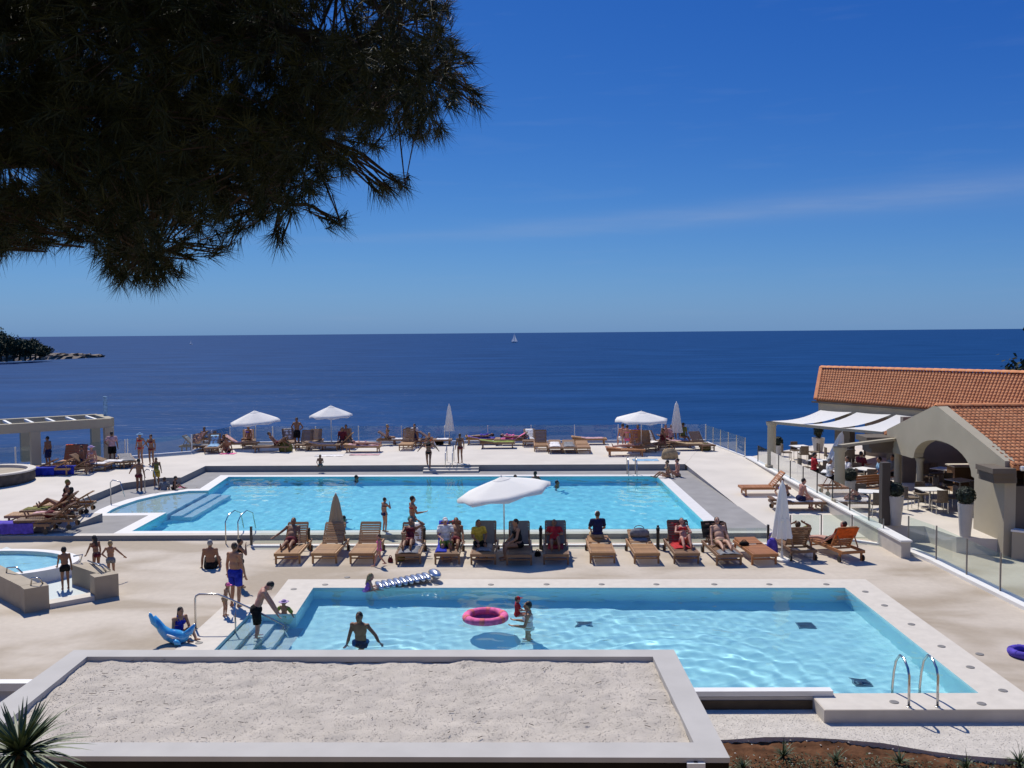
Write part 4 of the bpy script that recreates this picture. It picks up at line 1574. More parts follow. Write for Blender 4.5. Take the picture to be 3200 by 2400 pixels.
# dry needles and specks blown onto the gravel roof
mb = MB()
for i in range(70):
    x, y = r_.uniform(bx0, bx1), r_.uniform(by0, by1)
    if not inside(x, y, ri):
        continue
    a_ = r_.uniform(0, 3.14)
    L = r_.uniform(0.02, 0.06)
    mb.bar((x - L * math.cos(a_), y - L * math.sin(a_), ZR - 0.045), (x + L * math.cos(a_), y + L * math.sin(a_), ZR - 0.05), 0.008, 0.006)
mb.build('dry_needles', M['bark'], t_roof)['kind'] = 'stuff'
# ================================================================ SUN LOUNGERS
def slat_me(m, w=0.66):
    return MB().box((0, 0, 0), (w, 0.06, 0.02)).mesh('slat', M[m])


SLATS = {k: slat_me(k) for k in ('teak', 'teak_dark', 'teak_orange')}
LCACHE = {}


def lounger(label, x, y, z=0.0, rz=0.0, back=48, wood_='teak', group=None, fabric_=None, simple=False):
    t = thing('sun_lounger', label, 'sun lounger', (x, y, z), rz, group)
    m = M[wood_]
    key = (wood_, 'frame')
    if key not in LCACHE:
        f = MB()
        for s in (-1, 1):
            f.bar((s * 0.365, -1.0, 0.31), (s * 0.365, 1.0, 0.31), 0.045, 0.09)
        for yy in (-0.98, 0.98):
            f.bar((-0.34, yy, 0.31), (0.34, yy, 0.31), 0.04, 0.085)
        f.bar((-0.34, 0.25, 0.275), (0.34, 0.25, 0.275), 0.04, 0.05)
        f.bar((-0.34, -0.82, 0.16), (0.34, -0.82, 0.16), 0.03, 0.04)
        LCACHE[key] = f.mesh('frame', m)
        LCACHE[(wood_, 'leg')] = MB().box((0, 0, 0.135), (0.055, 0.06, 0.27)).mesh('leg', m)
        LCACHE[(wood_, 'wheel')] = MB().tube([(-0.02, 0, 0), (0.02, 0, 0)], 0.09, 14).mesh('wheel', M['black'])
        bf = MB()
        for s in (-1, 1):
            bf.bar((s * 0.315, 0, 0), (s * 0.315, 0.76, 0), 0.04, 0.035)
        bf.bar((-0.315, 0.77, 0), (0.315, 0.77, 0), 0.045, 0.04)
        LCACHE[(wood_, 'back')] = bf.mesh('backrest', m)
        st = MB()
        st.bar((0, 0, 0), (0, 0.44, 0), 0.03, 0.03)
        LCACHE[(wood_, 'strut')] = st.mesh('backrest_strut', m)
        q = MB()
        for i in range(15):
            q.box((0, -0.93 + i * 0.082, 0.35), (0.66, 0.06, 0.02))
        LCACHE[(wood_, 'seat')] = q.mesh('seat', m)
        q = MB()
        for i in range(9):
            q.box((0, 0.05 + i * 0.084, 0.03), (0.62, 0.062, 0.02))
        LCACHE[(wood_, 'backs')] = q.mesh('backrest_slats', m)
    put('frame', LCACHE[key], t)
    for s in (-1, 1):
        for yy in (-0.84, 0.84):
            put('leg', LCACHE[(wood_, 'leg')], t, (s * 0.36, yy, 0))
    if not simple:
        for s in (-1, 1):
            put('wheel', LCACHE[(wood_, 'wheel')], t, (s * 0.40, 0.86, 0.09))
    if simple:
        put('seat', LCACHE[(wood_, 'seat')], t)
    else:
        for i in range(15):
            put('slat', SLATS[wood_], t, (0, -0.93 + i * 0.082, 0.35), (0, 0, rng.uniform(-0.01, 0.01)))
    b = put('backrest', LCACHE[(wood_, 'back')], t, (0, 0.27, 0.345), (R(back), 0, 0))
    if simple:
        put('slats', LCACHE[(wood_, 'backs')], b)
    else:
        for i in range(9):
            put('slat', SLATS[wood_], b, (0, 0.05 + i * 0.084, 0.03))
    if fabric_:
        mb = MB().box((0, 0.4, 0.052), (0.56, 0.74, 0.02))
        mb.build('sling', fabric_, b)
    if back > 15:
        a = R(back)
        yb, zb = 0.27 + math.cos(a) * 0.5, 0.345 + math.sin(a) * 0.5
        ang = math.atan2(0.30 - zb, 0.85 - yb) if zb > 0.3 else 0
        for s in (-1, 1):
            put('backrest_strut', LCACHE[(wood_, 'strut')], t, (s * 0.28, yb, zb), (ang, 0, 0))
    t['back'] = back
    return t


def on_lounger(t, v):
    return Matrix.Translation(t.location) @ Matrix.Rotation(t.rotation_euler.z, 4, 'Z') @ Vector(v)


def towel(name, label, t, s0, s1, cloth, w=0.62, off=0.0, cat='towel', flap=False):
    """cloth lying along the lounger; s runs from the foot end (0) over the hinge (1.27) up the backrest"""
    a = R(t['back'])
    n = 14
    mb = MB()
    for i in range(n + 1):
        s = s0 + (s1 - s0) * i / n
        if s < 1.27:
            y, z, ny, nz_ = -1.0 + s, 0.372, 0, 1
        else:
            d = s - 1.27
            y, z, ny, nz_ = 0.27 + math.cos(a) * d, 0.385 + math.sin(a) * d, -math.sin(a), math.cos(a)
        for j in range(6):
            x = off + w * (j / 5 - 0.5)
            k = 0.012 + 0.007 * math.sin(x * 23 + s * 9) + 0.005 * math.sin(s * 31)
            if j in (0, 5):
                k -= 0.035
            mb.v.append(on_lounger(t, (x, y + ny * k, z + nz_ * k + 0.006)))
    mb.f = [(i * 6 + j, i * 6 + j + 1, (i + 1) * 6 + j + 1, (i + 1) * 6 + j) for i in range(n) for j in range(5)]
    nf_ = len(mb.f)
    m2 = [(v[0], v[1], v[2] - 0.014) for v in mb.v]
    k = len(mb.v)
    mb.v += m2
    mb.f += [tuple(i + k for i in reversed(f)) for f in mb.f]
    rim = [j for j in range(6)] + [i * 6 + 5 for i in range(1, n + 1)] + [n * 6 + j for j in range(4, -1, -1)] + [i * 6 for i in range(n - 1, 0, -1)]
    mb.f += [(rim[i], rim[i - 1], rim[i - 1] + k, rim[i] + k) for i in range(len(rim))]
    if flap:                                     # the side that hangs to the ground
        b0 = len(mb.v)
        for i in range(n + 1):
            s = s0 + (s1 - s0) * i / n
            for j in range(4):
                mb.v.append(on_lounger(t, (off + w / 2 + 0.07 + 0.02 * math.sin(s * 17) * j, -1.0 + s, 0.38 - 0.105 * j - (0.03 if j else 0))))
        mb.f += [(b0 + i * 4 + j, b0 + i * 4 + j + 1, b0 + (i + 1) * 4 + j + 1, b0 + (i + 1) * 4 + j) for i in range(n) for j in range(3)]
    o = mb.build(name, CL[cloth], smooth=True)
    return tag(o, label, cat)


G1 = 'sun loungers in the row between the pools'
FR = {}
front = [   # px of the seat's front edge, py, turn, backrest angle, timber, label, sling
    (1, 892, 1729, 0.03, 50, 'teak', 'sun lounger at the left end of the row, man leaning on it', None),
    (2, 1012, 1728, -0.02, 48, 'teak', 'empty honey coloured lounger below the closed beige parasol', None),
    (3, 1130, 1728, -0.01, 50, 'teak', 'honey coloured lounger with a small child at its foot', None),
    (4, 1272, 1730, 0.02, 50, 'teak_dark', 'dark lounger under the white and dark towels, person with raised arm', None),
    (5, 1396, 1730, 0.0, 58, 'teak_dark', 'lounger covered by the blue and red towels, two people on it', None),
    (6, 1511, 1731, -0.02, 60, 'teak_dark', 'dark lounger with grey sling back beside the person in yellow', 'grey_mesh'),
    (7, 1622, 1733, 0.0, 62, 'teak_dark', 'grey backed lounger in parasol shade with woman in black swimsuit', 'grey_mesh'),
    (8, 1740, 1731, -0.02, 62, 'teak_dark', 'dark framed lounger at the right edge of the parasol shade', 'grey_mesh'),
    (9, 1884, 1727, 0.0, 4, 'teak', 'flat honey coloured lounger on which the man with white cap sits', None),
    (10, 2020, 1728, 0.03, 22, 'teak', 'bare lounger with low backrest and grey bag, right of white cap man', None),
    (11, 2146, 1728, 0.02, 58, 'teak_dark', 'lounger with bright red towel and reading woman', None),
    (12, 2277, 1733, 0.05, 52, 'teak_dark', 'lounger carrying the pale bather with black towel behind', None),
    (13, 2385, 1731, 0.08, 3, 'teak_orange', 'flat orange brown lounger without person, next to the pale bather', None),
]
for (k, px, py, rz, back, wd, lab, sl) in front:
    p = P(px, py, 0.36)
    FR[k] = lounger(lab, p.x, p.y + 1.0, 0, rz, back, wd, G1, M[sl] if sl else None)
# the two at the right end stand the other way round, backrest towards the camera
p = P(2500, 1752, 0.0)
FR[14] = lounger('dark lounger turned round with someone raising arms, below closed white parasol', p.x, p.y + 0.85, 0, math.pi + 0.10, 55, 'teak_dark', G1)
p = P(2640, 1755, 0.0)
FR[15] = lounger('lounger at the right end with orange towel over its back', p.x, p.y + 0.85, 0, math.pi + 0.22, 58, 'teak_orange', G1)

towel('towel', 'white towel on the lounger of the dark haired person with raised arm', FR[4], 0.9, 2.0, 'white', 0.34, 0.16)
towel('towel', 'dark patterned towel over the foot of the fourth lounger', FR[4], 0.02, 0.9, 'grey')
towel('towel', 'bright blue towel over the left half of the couple\'s lounger', FR[5], 0.15, 2.03, 'blue', 0.36, -0.2)
towel('towel', 'dark red towel over the right half of the couple\'s lounger', FR[5], 1.2, 2.03, 'red', 0.28, 0.16)
towel('towel', 'pale grey towel on the lounger beside the yellow shirt', FR[6], 0.3, 2.0, 'grey', 0.5)
towel('towel', 'red towel lying in the shade on the dark framed lounger', FR[8], 0.6, 1.35, 'red', 0.5)
towel('towel', 'grey towel on the low backrest of the bare lounger', FR[10], 1.35, 2.0, 'grey', 0.56)
towel('towel', 'large red towel spread on the reading woman\'s lounger', FR[11], 0.5, 1.95, 'red', 0.58, -0.03)
towel('towel', 'black towel behind the shoulders of the pale bather', FR[12], 1.5, 2.06, 'black', 0.74, -0.1)
towel('towel', 'dark towel hanging over the foot of the pale bather\'s lounger', FR[12], 0.0, 0.55, 'grey')
a_ = FR[15]
mb = MB()
for i in range(11):
    s = i / 10
    for j in range(7):
        xx = -0.36 + 0.72 * j / 6
        an = R(a_['back'])
        if s < 0.3:
            d, k = 0.5 + s * 0.98, 0.07 + 0.0 * s
        else:
            d, k = 0.80 - (s - 0.3) * 0.62, -0.045 - 0.012 * math.sin(j * 2.1)
        mb.v.append(on_lounger(a_, (xx, 0.27 + math.cos(an) * d - math.sin(an) * k, 0.345 + math.sin(an) * d + math.cos(an) * k)))
mb.f = [(i * 7 + j, i * 7 + j + 1, (i + 1) * 7 + j + 1, (i + 1) * 7 + j) for i in range(10) for j in range(6)]
o = mb.build('towel', CL['orange'], smooth=True)
tag(o, 'orange towel draped over the back of the last lounger', 'towel')


def bag(label, loc, size, cloth, cat='bag'):
    t = thing('bag', label, cat, loc)
    mb = MB()
    sx, sy, sz = size
    pr = [(0.42, 0), (0.5, 0.08), (0.48, 0.55), (0.36, 0.85), (0.12, 1.0), (0.01, 1.0)]
    mb.lathe([(r * 1.0, z * sz) for r, z in pr], 14, rad=lambda k, i: 1 + 0.08 * math.sin(k * 2.3 + i))
    mb.v = [(v[0] * sx, v[1] * sy, v[2]) for v in mb.v]
    mb.build('body', CL[cloth], t, smooth=True)
    MB().tube([(sx * 0.25 * math.cos(a), 0, sz * (0.85 + 0.45 * math.sin(a))) for a in [math.pi * i / 8 for i in range(9)]], 0.012, 6).build('handle', CL[cloth], t, smooth=True)
    return t


p = P(1958, 1700, 0)
q = on_lounger(FR[10], (0, 0.62, 0.52))
bag('grey beach bag resting on the backrest of the bare lounger', (q.x, q.y, q.z), (0.62, 0.35, 0.26), 'grey')
bag('yellow green beach bag standing by the foot of the fourth lounger', P(1250, 1752), (0.30, 0.25, 0.34), 'olive')
bag('violet patterned bag hanging by the closed white parasol', P(2412, 1735), (0.36, 0.3, 0.55), 'violet')
bag('white bag on the deck between the last two loungers', P(2532, 1740), (0.34, 0.3, 0.24), 'white')
bag('dark red sandal bag on the deck beside the small child', P(1220, 1757), (0.16, 0.14, 0.16), 'maroon')
bag('black bag on the deck in the parasol shade', P(1680, 1738), (0.2, 0.2, 0.16), 'black')
bag('black shoulder bag on the flat orange brown lounger', P(2325, 1703, 0.37), (0.3, 0.22, 0.12), 'black')

# ================================================================ PARASOLS
def canopy(rr_, hgt, n=8, val=0.12, seed=0, sub=4):
    mb = MB()
    rows = 7
    N = n * sub
    for i in range(rows + 1):
        u = i / rows
        for k in range(N):
            a = 2 * math.pi * k / N
            f = (k % sub) / sub
            scal = 1 - 0.075 * math.sin(math.pi * f) * u           # cloth cut between the ribs
            sag = -0.03 * hgt * math.sin(math.pi * f) * math.sin(math.pi * u)
            r_ = rr_ * (0.03 + 0.97 * u) * scal
            mb.v.append((r_ * math.cos(a), r_ * math.sin(a), hgt * (1 - u ** 1.12) + sag))
    for k in range(N):                                         # short hanging valance
        x, y, z = mb.v[rows * N + k]
        f = (k % sub) / sub
        mb.v.append((x * 1.005, y * 1.005, z - val * (0.75 + 0.25 * math.cos(2 * math.pi * f))))
    mb.f = [(i * N + k, i * N + (k + 1) % N, (i + 1) * N + (k + 1) % N, (i + 1) * N + k) for i in range(rows + 1) for k in range(N)]
    return mb


def parasol(label, loc, hgt, rad, rise, tilt=(0, 0), rz=0.2, cloth='canvas', base='white', vent=True):
    t = thing('parasol', label, 'parasol', loc, rz)
    MB().lathe([(0.001, 0), (0.26, 0), (0.26, 0.06), (0.05, 0.09), (0.04, 0.30), (0.03, 0.30)], 20).build('base', M[base], t)
    MB().tube([(0, 0, 0.08), (0, 0, hgt - 0.05)], 0.022, 8).build('pole', M['white'], t, smooth=True)
    c = canopy(rad, rise).build('canopy', M[cloth], t, smooth=True, loc=(0, 0, hgt - rise), rot=(tilt[0], tilt[1], 0))
    for k in range(8):
        a = 2 * math.pi * k / 8
        MB().tube([(0.03 * math.cos(a), 0.03 * math.sin(a), rise - 0.05), (rad * 0.5 * math.cos(a), rad * 0.5 * math.sin(a), rise * 0.52 - 0.03), (rad * 0.98 * math.cos(a), rad * 0.98 * math.sin(a), 0.0)], 0.012, 5).build('rib', M['white'], c)
    if vent:
        canopy(rad * 0.2, rise * 0.22, val=0.03).build('vent_cap', M[cloth], c, smooth=True, loc=(0, 0, rise * 0.86))
    MB().lathe([(0.02, 0), (0.025, 0.03), (0.001, 0.08)], 10, (0, 0, rise + 0.02)).build('finial', M['white'], c)
    return t


def closed_parasol(label, loc, hgt, r_, cloth, z0=0.75, base='white', lean=0.0):
    t = thing('parasol', label, 'parasol', loc)
    t.rotation_euler = (0, lean, 0.3)
    MB().lathe([(0.001, 0), (0.24, 0), (0.24, 0.06), (0.05, 0.09), (0.04, 0.28), (0.03, 0.28)], 20).build('base', M[base], t)
    MB().tube([(0, 0, 0.08), (0, 0, hgt + 0.04)], 0.022, 8).build('pole', M['white'], t, smooth=True)
    prof = [(0.02, hgt), (r_ * 0.30, hgt - 0.12), (r_ * 0.5, hgt * 0.82), (r_ * 0.72, hgt * 0.62), (r_ * 0.9, hgt * 0.45), (r_, z0 + 0.12), (r_ * 1.06, z0)]
    MB().lathe(prof, 48, rad=lambda k, i: 1 + (0.05 + 0.03 * i) * math.cos(k * 2 * math.pi / 6 + 0.3 * i)).build('canopy', M[cloth], t, smooth=True)
    MB().lathe([(r_ * 0.86, hgt * 0.545), (r_ * 0.86, hgt * 0.515)], 24).build('tie', M[cloth], t)
    return t


pp = P(1576, 1722)
parasol('large open white parasol tilted over the middle of the lounger row', pp, 2.38, 1.52, 0.42, (0.02, -0.17), 0.1)
closed_parasol('closed beige parasol behind the empty honey coloured lounger', P(1052, 1716), 1.82, 0.25, 'beige_canvas', 0.5)
closed_parasol('closed white parasol at the right end of the lounger row', P(2443, 1752), 2.42, 0.26, 'canvas', 0.72)
b = P(800, 1399, ZT)
parasol('open white parasol on the far terrace, furthest left', b, 2.12, 1.45, 0.58, (0.05, -0.06), 0.0)
b = P(1036, 1392, ZT)
parasol('open white parasol on the far terrace, next to the standing man', b, 2.32, 1.25, 0.52, (0.05, -0.02), 0.3)
b = P(2004, 1408, ZT)
parasol('wide flat white parasol on the far terrace over the wooden loungers', b, 2.15, 1.5, 0.42, (0.05, 0.0), 0.2)
closed_parasol('closed white parasol alone on the middle of the far terrace', P(1405, 1384, ZT), 2.30, 0.25, 'canvas', 0.72)
closed_parasol('closed white parasol near the right corner of the far terrace', P(2114, 1392, ZT), 2.50, 0.30, 'canvas', 0.75)

# ================================================================ FAR TERRACE LOUNGERS
G2 = 'sun loungers on the far terrace'
FT = []
hp = math.pi / 2
far_l = [   # px, py ground centre, turn, back, timber, label, towel cloth, towel span, towel label
    (622, 1410, hp, 45, 'teak_dark', 'grey lounger at the left corner of the far terrace', 'grey', (0.2, 1.9), 'grey towel on the lounger at the left terrace corner'),
    (668, 1412, 0.2, 50, 'teak_dark', 'lounger with pale blue towel at the left end of the far terrace', 'paleblue', (0.3, 1.9), 'pale blue towel at the left end of the far terrace'),
    (752, 1402, hp, 35, 'teak', 'low lounger with pinkish towel left of the leftmost open parasol', 'rose', (0.9, 1.9), 'pinkish towel beside the leftmost open parasol'),
    (850, 1412, -hp, 40, 'teak_dark', 'dark lounger in the shade of the leftmost open parasol', None, None, None),
    (905, 1396, 0.4, 55, 'grey', 'lounger with white towel over its back, right of the leftmost parasol', 'white', (1.3, 2.0), 'white towel over a lounger back, left of the standing man'),
    (955, 1402, 0.0, 55, 'teak_dark', 'lounger right of the standing man with black shorts', None, None, None),
    (1010, 1407, hp, 10, 'teak_dark', 'lounger with dark blue towel under the second open parasol', 'navy', (0.3, 1.8), 'dark blue towel under the second open parasol'),
    (1058, 1402, -hp, 45, 'teak', 'lounger under the right edge of the second open parasol', None, None, None),
    (1135, 1412, hp, 6, 'teak', 'flat lounger with rose towel right of the second open parasol', 'rose', (0.1, 1.8), 'rose towel right of the second open parasol'),
    (1232, 1390, hp, 35, 'teak_dark', 'dark lounger side on near the sea balustrade, left of the tan one', 'white', (0.3, 1.1), 'white towel left of the tan upright lounger'),
    (1274, 1402, 0.0, 66, 'teak', 'tan lounger with upright back left of the walking woman', None, None, None),
    (640, 1402, -0.2, 50, 'teak_dark', 'second lounger in the left corner group of the far terrace', None, None, None),
    (778, 1394, 0.3, 45, 'teak_dark', 'lounger directly behind the leftmost open parasol pole', 'rose', (1.2, 2.0), 'rose towel behind the leftmost open parasol pole'),
    (985, 1396, 0.1, 50, 'teak_dark', 'lounger left of the second open parasol pole', None, None, None),
    (1082, 1394, 0.2, 50, 'teak_dark', 'lounger by the balustrade right of the second open parasol pole', None, None, None),
    (1296, 1390, 0.4, 50, 'teak_dark', 'dark lounger close behind the tan upright one', None, None, None),
    (2078, 1394, -0.3, 50, 'teak_dark', 'lounger between the wide flat parasol and the right closed one', None, None, None),
    (1360, 1391, hp, 35, 'teak_dark', 'lounger behind the walking woman', 'white', (0.2, 0.9), 'white towel behind the walking woman'),
    (1510, 1388, hp, 10, 'teak', 'lounger with violet towel by the sea balustrade', 'violet', (0.3, 1.9), 'violet towel by the sea balustrade'),
    (1555, 1400, hp, 8, 'teak_dark', 'lounger with green towel in front of the violet one', 'green', (0.05, 2.0), 'green towel on the middle of the far terrace'),
    (1598, 1390, -hp, 30, 'teak_dark', 'lounger with pink towel by the sea balustrade', 'pink', (0.4, 1.9), 'pink towel by the sea balustrade'),
    (1654, 1391, 0.0, 40, 'teak_dark', 'lounger with white towel left of the bare beige lounger', 'white', (0.9, 2.0), 'white towel left of the bare beige lounger'),
    (1690, 1405, 0.0, 62, 'teak', 'bare beige lounger with raised back in the far row', None, None, None),
    (1734, 1411, 0.0, 12, 'teak_dark', 'lounger with pale towel, left one of the low pair', 'white', (0.2, 1.6), 'pale towel on the left one of the low pair'),
    (1778, 1411, 0.0, 12, 'teak_dark', 'lounger with grey towel, right one of the low pair', 'grey', (0.2, 1.6), 'grey towel on the right one of the low pair'),
    (1820, 1411, 0.0, 8, 'teak', 'bare flat lounger right of the low pair', None, None, None),
    (1842, 1388, hp, 8, 'teak', 'long lounger with red rose towel by the sea balustrade', 'rose', (0.2, 1.5), 'red rose towel on the long lounger by the sea balustrade'),
    (1955, 1424, hp, 8, 'teak_orange', 'orange teak lounger in front of the wide flat parasol', None, None, None),
    (1992, 1408, 0.0, 70, 'teak_orange', 'orange teak lounger with upright back under the wide flat parasol', None, None, None),
    (2018, 1408, 0.1, 64, 'teak_dark', 'dark backed lounger under the wide flat parasol', 'grey', (1.3, 2.0), 'dark grey towel under the wide flat parasol'),
    (2046, 1402, 0.5, 50, 'grey', 'lounger with white towel right of the dark backed one', 'white', (0.8, 2.0), 'white towel right of the wide flat parasol pole'),
    (2108, 1396, hp, 25, 'teak_dark', 'lounger with striped rose towel below the right closed parasol', 'rose', (0.2, 1.9), 'rose towel below the right closed parasol'),
    (2152, 1406, hp, 10, 'teak_dark', 'low lounger near the right terrace corner', 'tan', (0.2, 1.7), 'sand coloured towel near the right terrace corner'),
    (2190, 1404, 0.3, 45, 'teak_dark', 'last lounger at the right terrace corner', None, None, None),
]
for (px, py, rz, back, wd, lab, tw_, span, tlab) in far_l:
    p = P(px, py, ZT)
    L = lounger(lab, p.x, p.y, ZT + 0.002, rz, back, wd if wd in SLATS else 'teak_dark', G2, None, True)
    FT.append(L)
    if tw_:
        towel('towel', tlab, L, span[0], span[1], tw_)
# mats and low bags on the far terrace
for (px, py, w_, d_, c_, lab) in ((2017, 1438, 1.3, 0.75, 'paleblue', 'pale blue mat on the terrace edge below the wide parasol'),
                                  (1030, 1424, 1.5, 0.7, 'white', 'white mat on the terrace below the second open parasol'),
                                  (1140, 1421, 1.6, 0.6, 'rose', 'rose mat on the terrace beside the rose towel'),
                                  (713, 1418, 0.8, 0.6, 'pink', 'pink mat under the seated bather at the left end')):
    p = P(px, py, ZT)
    mb = MB()
    for j in range(6):
        for i in range(9):
            mb.v.append((p.x + w_ * (i / 8 - .5), p.y + d_ * (j / 5 - .5), ZT + 0.018 + 0.010 * math.sin(i * 1.9 + j)))
    mb.f = [(j * 9 + i, j * 9 + i + 1, (j + 1) * 9 + i + 1, (j + 1) * 9 + i) for j in range(5) for i in range(8)]
    k = len(mb.v)
    mb.v += [(v[0], v[1], ZT + 0.004) for v in mb.v]
    rim = [i for i in range(9)] + [j * 9 + 8 for j in range(1, 6)] + [45 + i for i in range(7, -1, -1)] + [j * 9 for j in range(4, 0, -1)]
    mb.f += [(rim[i - 1], rim[i], rim[i] + k, rim[i - 1] + k) for i in range(len(rim))]
    o = mb.build('beach_mat', CL[c_], smooth=True)
    tag(o, lab, 'mat')
bag('black bag on the far terrace behind the walking woman', P(1370, 1389, ZT), (0.6, 0.4, 0.35), 'black')
bag('olive beach bag at the right edge of the leftmost parasol shade', P(893, 1411, ZT), (0.75, 0.5, 0.6), 'olive')
bag('tan beach bag in front of the wide flat parasol', P(2092, 1434, ZT), (0.85, 0.6, 0.55), 'tan')
bag('white ball shaped bag beside the seated bather behind the walking woman', P(1354, 1396, ZT), (0.3, 0.3, 0.26), 'white')
bag('brown bag near the right terrace corner', P(2204, 1407, ZT), (0.6, 0.5, 0.4), 'olive')

# ================================================================ LEFT TERRACE LOUNGERS
G3 = 'sun loungers on the left terrace'
left_l = [
    (80, 1664, -hp + 0.06, 12, 'teak_dark', 'lounger with violet mattress at the lower left, nearest the deck', 'violet', (0.02, 1.45), 'violet mattress towel on the nearest left lounger', 0.18),
    (150, 1650, -hp + 0.1, 40, 'teak_dark', 'dark lounger right behind the violet one', None, None, None, 0.3),
    (120, 1634, -hp + 0.12, 30, 'teak', 'pale wooden lounger second behind the violet one', 'rose', (0.9, 1.5), 'rose towel on the second lounger behind the violet one', 0.36),
    (165, 1618, -hp + 0.14, 45, 'teak_dark', 'olive covered lounger on the left terrace', 'olive', (0.1, 0.9), 'olive towel on the left terrace lounger', 0.42),
    (205, 1602, -hp + 0.15, 30, 'teak', 'lounger under the sitting sunbather on the left terrace', None, None, None, 0.44),
    (160, 1484, -hp + 0.1, 30, 'teak', 'lounger with wide blue towel before the pergola', 'blue', (0.0, 1.3), 'wide blue towel before the pergola, left of the other', ZT),
    (222, 1481, -hp + 0.1, 30, 'teak_dark', 'lounger with blue towel right of the first blue one', 'blue', (0.0, 1.3), 'second blue towel before the pergola, on the right', ZT),
    (110, 1482, -hp + 0.1, 25, 'teak', 'brown wooden lounger left of the two blue towels', None, None, None, ZT),
    (215, 1461, 0.1, 64, 'teak_orange', 'lounger with orange towels under the pergola', 'orange', (1.2, 2.05), 'orange towel over a lounger back under the pergola', ZT),
    (240, 1461, 0.05, 64, 'teak_orange', 'right hand lounger of the orange pair under the pergola', 'red', (1.2, 2.05), 'red orange towel over a lounger back under the pergola', ZT),
    (285, 1470, hp, 35, 'teak_dark', 'lounger with seated family at the right end of the pergola', 'white', (0.2, 1.0), 'white towel on the lounger at the right end of the pergola', ZT),
    (345, 1462, hp, 20, 'teak_dark', 'dark lounger right of the pergola with white towel', 'white', (0.3, 1.2), 'white towel on the dark lounger right of the pergola', ZT),
    (395, 1456, 0.5, 10, 'teak_dark', 'grey lounger standing alone left of the two standing women', 'grey', (0.05, 2.0), 'grey towel left of the two standing women', ZT),
]
LT = []
for (px, py, rz, back, wd, lab, tw_, span, tlab, z_) in left_l:
    p = P(px, py, z_)
    L = lounger(lab, p.x, p.y, z_ + 0.002, rz, back, wd, G3, None, py < 1600)
    LT.append(L)
    if tw_:
        towel('towel', tlab, L, span[0], span[1], tw_, 0.68, flap=tw_ in ('blue', 'violet'))
# ---- right side deck
p = P(2388, 1540, 0.3)
RL_ = [lounger('oiled teak lounger side on by the restaurant wall with raised back', p.x, p.y, rampz(p.y), -hp, 50, 'teak_orange', 'sun loungers by the restaurant wall')]
p = P(2490, 1588, 0.2)
RL_.append(lounger('lounger with white towel by the restaurant wall, behind closed parasol', p.x, p.y, rampz(p.y), hp, 8, 'teak_dark', 'sun loungers by the restaurant wall'))
towel('towel', 'white towel on the lounger by the restaurant wall', RL_[1], 0.1, 1.9, 'white')

# ================================================================ RESTAURANT FURNITURE
def topiary(label, loc, ph, pr, br, tall=False):
    t = thing('planter', label, 'planter', loc, 0, 'white planters of the restaurant')
    MB().lathe([(pr * 0.66, 0), (pr, ph), (pr * 0.9, ph), (pr * 0.86, ph - 0.06), (0.01, ph - 0.05)], 20).build('pot', M['pot'], t, smooth=False)
    rr_ = random.Random(int(loc[0] * 100))
    mb = MB()
    for i in range(700):
        v = Vector((rr_.gauss(0, 1), rr_.gauss(0, 1), rr_.gauss(0, 1))).normalized()
        q = v * br * rr_.uniform(0.82, 1.05)
        if tall:
            q.z *= 2.2
        d1 = v.orthogonal().normalized() * 0.035
        d2 = v.cross(d1).normalized() * 0.03 + v * rr_.uniform(-0.02, 0.03)
        q.z += ph + br * (2.0 if tall else 0.9)
        mb.add([q - d1, q + d2, q + d1, q - d2], [(0, 1, 2, 3)])
    mb.ell((0, 0, ph + br * (2.0 if tall else 0.9)), (br * 0.85, br * 0.85, br * (1.9 if tall else 0.85)))
    mb.build('foliage', M['foliage'], t)
    return t


c_ = P(2798, 1641, ZF)
topiary('tall white planter with round dark bush next to the dark post', c_, 0.98, 0.26, 0.24)
c_ = P(3016, 1676, ZF)
topiary('tall white planter with dark bush against the right pier', (min(c_.x, 14.2), c_.y, ZF), 1.05, 0.24, 0.28)
c_ = P(2655, 1562, ZF)
topiary('white planter with round dark bush right of the middle pale post', c_, 0.75, 0.24, 0.25)
c_ = P(2432, 1424, ZF)
topiary('white planter with dark bush by the far pale post against the sea', c_, 0.55, 0.24, 0.24)
c_ = P(2557, 1412, ZF)
topiary('white planter with tall dark bush under the shade sails', c_, 0.75, 0.34, 0.26, True)

CH = {}


def chair(label, loc, rz):
    t = thing('chair', label, 'chair', loc, rz, 'rattan chairs on the restaurant terrace')
    if not CH:
        CH['seat'] = MB().box((0, 0, 0.44), (0.46, 0.46, 0.05)).mesh('seat', M['rattan'])
        b = MB()
        for i in range(6):
            a0, a1 = -0.9 + i * 0.3, -0.6 + i * 0.3
            b.bar((0.25 * math.sin(a0) * 0.95, -0.12 - 0.13 * math.cos(a0), 0.66), (0.25 * math.sin(a1) * 0.95, -0.12 - 0.13 * math.cos(a1), 0.66), 0.03, 0.40)
        CH['backrest'] = b.mesh('backrest', M['rattan'])
        CH['leg'] = MB().tube([(0, 0, 0), (0, 0, 0.42)], 0.016, 6).mesh('leg', M['steel'])
    put('seat', CH['seat'], t)
    put('backrest', CH['backrest'], t)
    for sx in (-0.2, 0.2):
        for sy in (-0.2, 0.2):
            put('leg', CH['leg'], t, (sx, sy, 0))
    return t


TB = {}


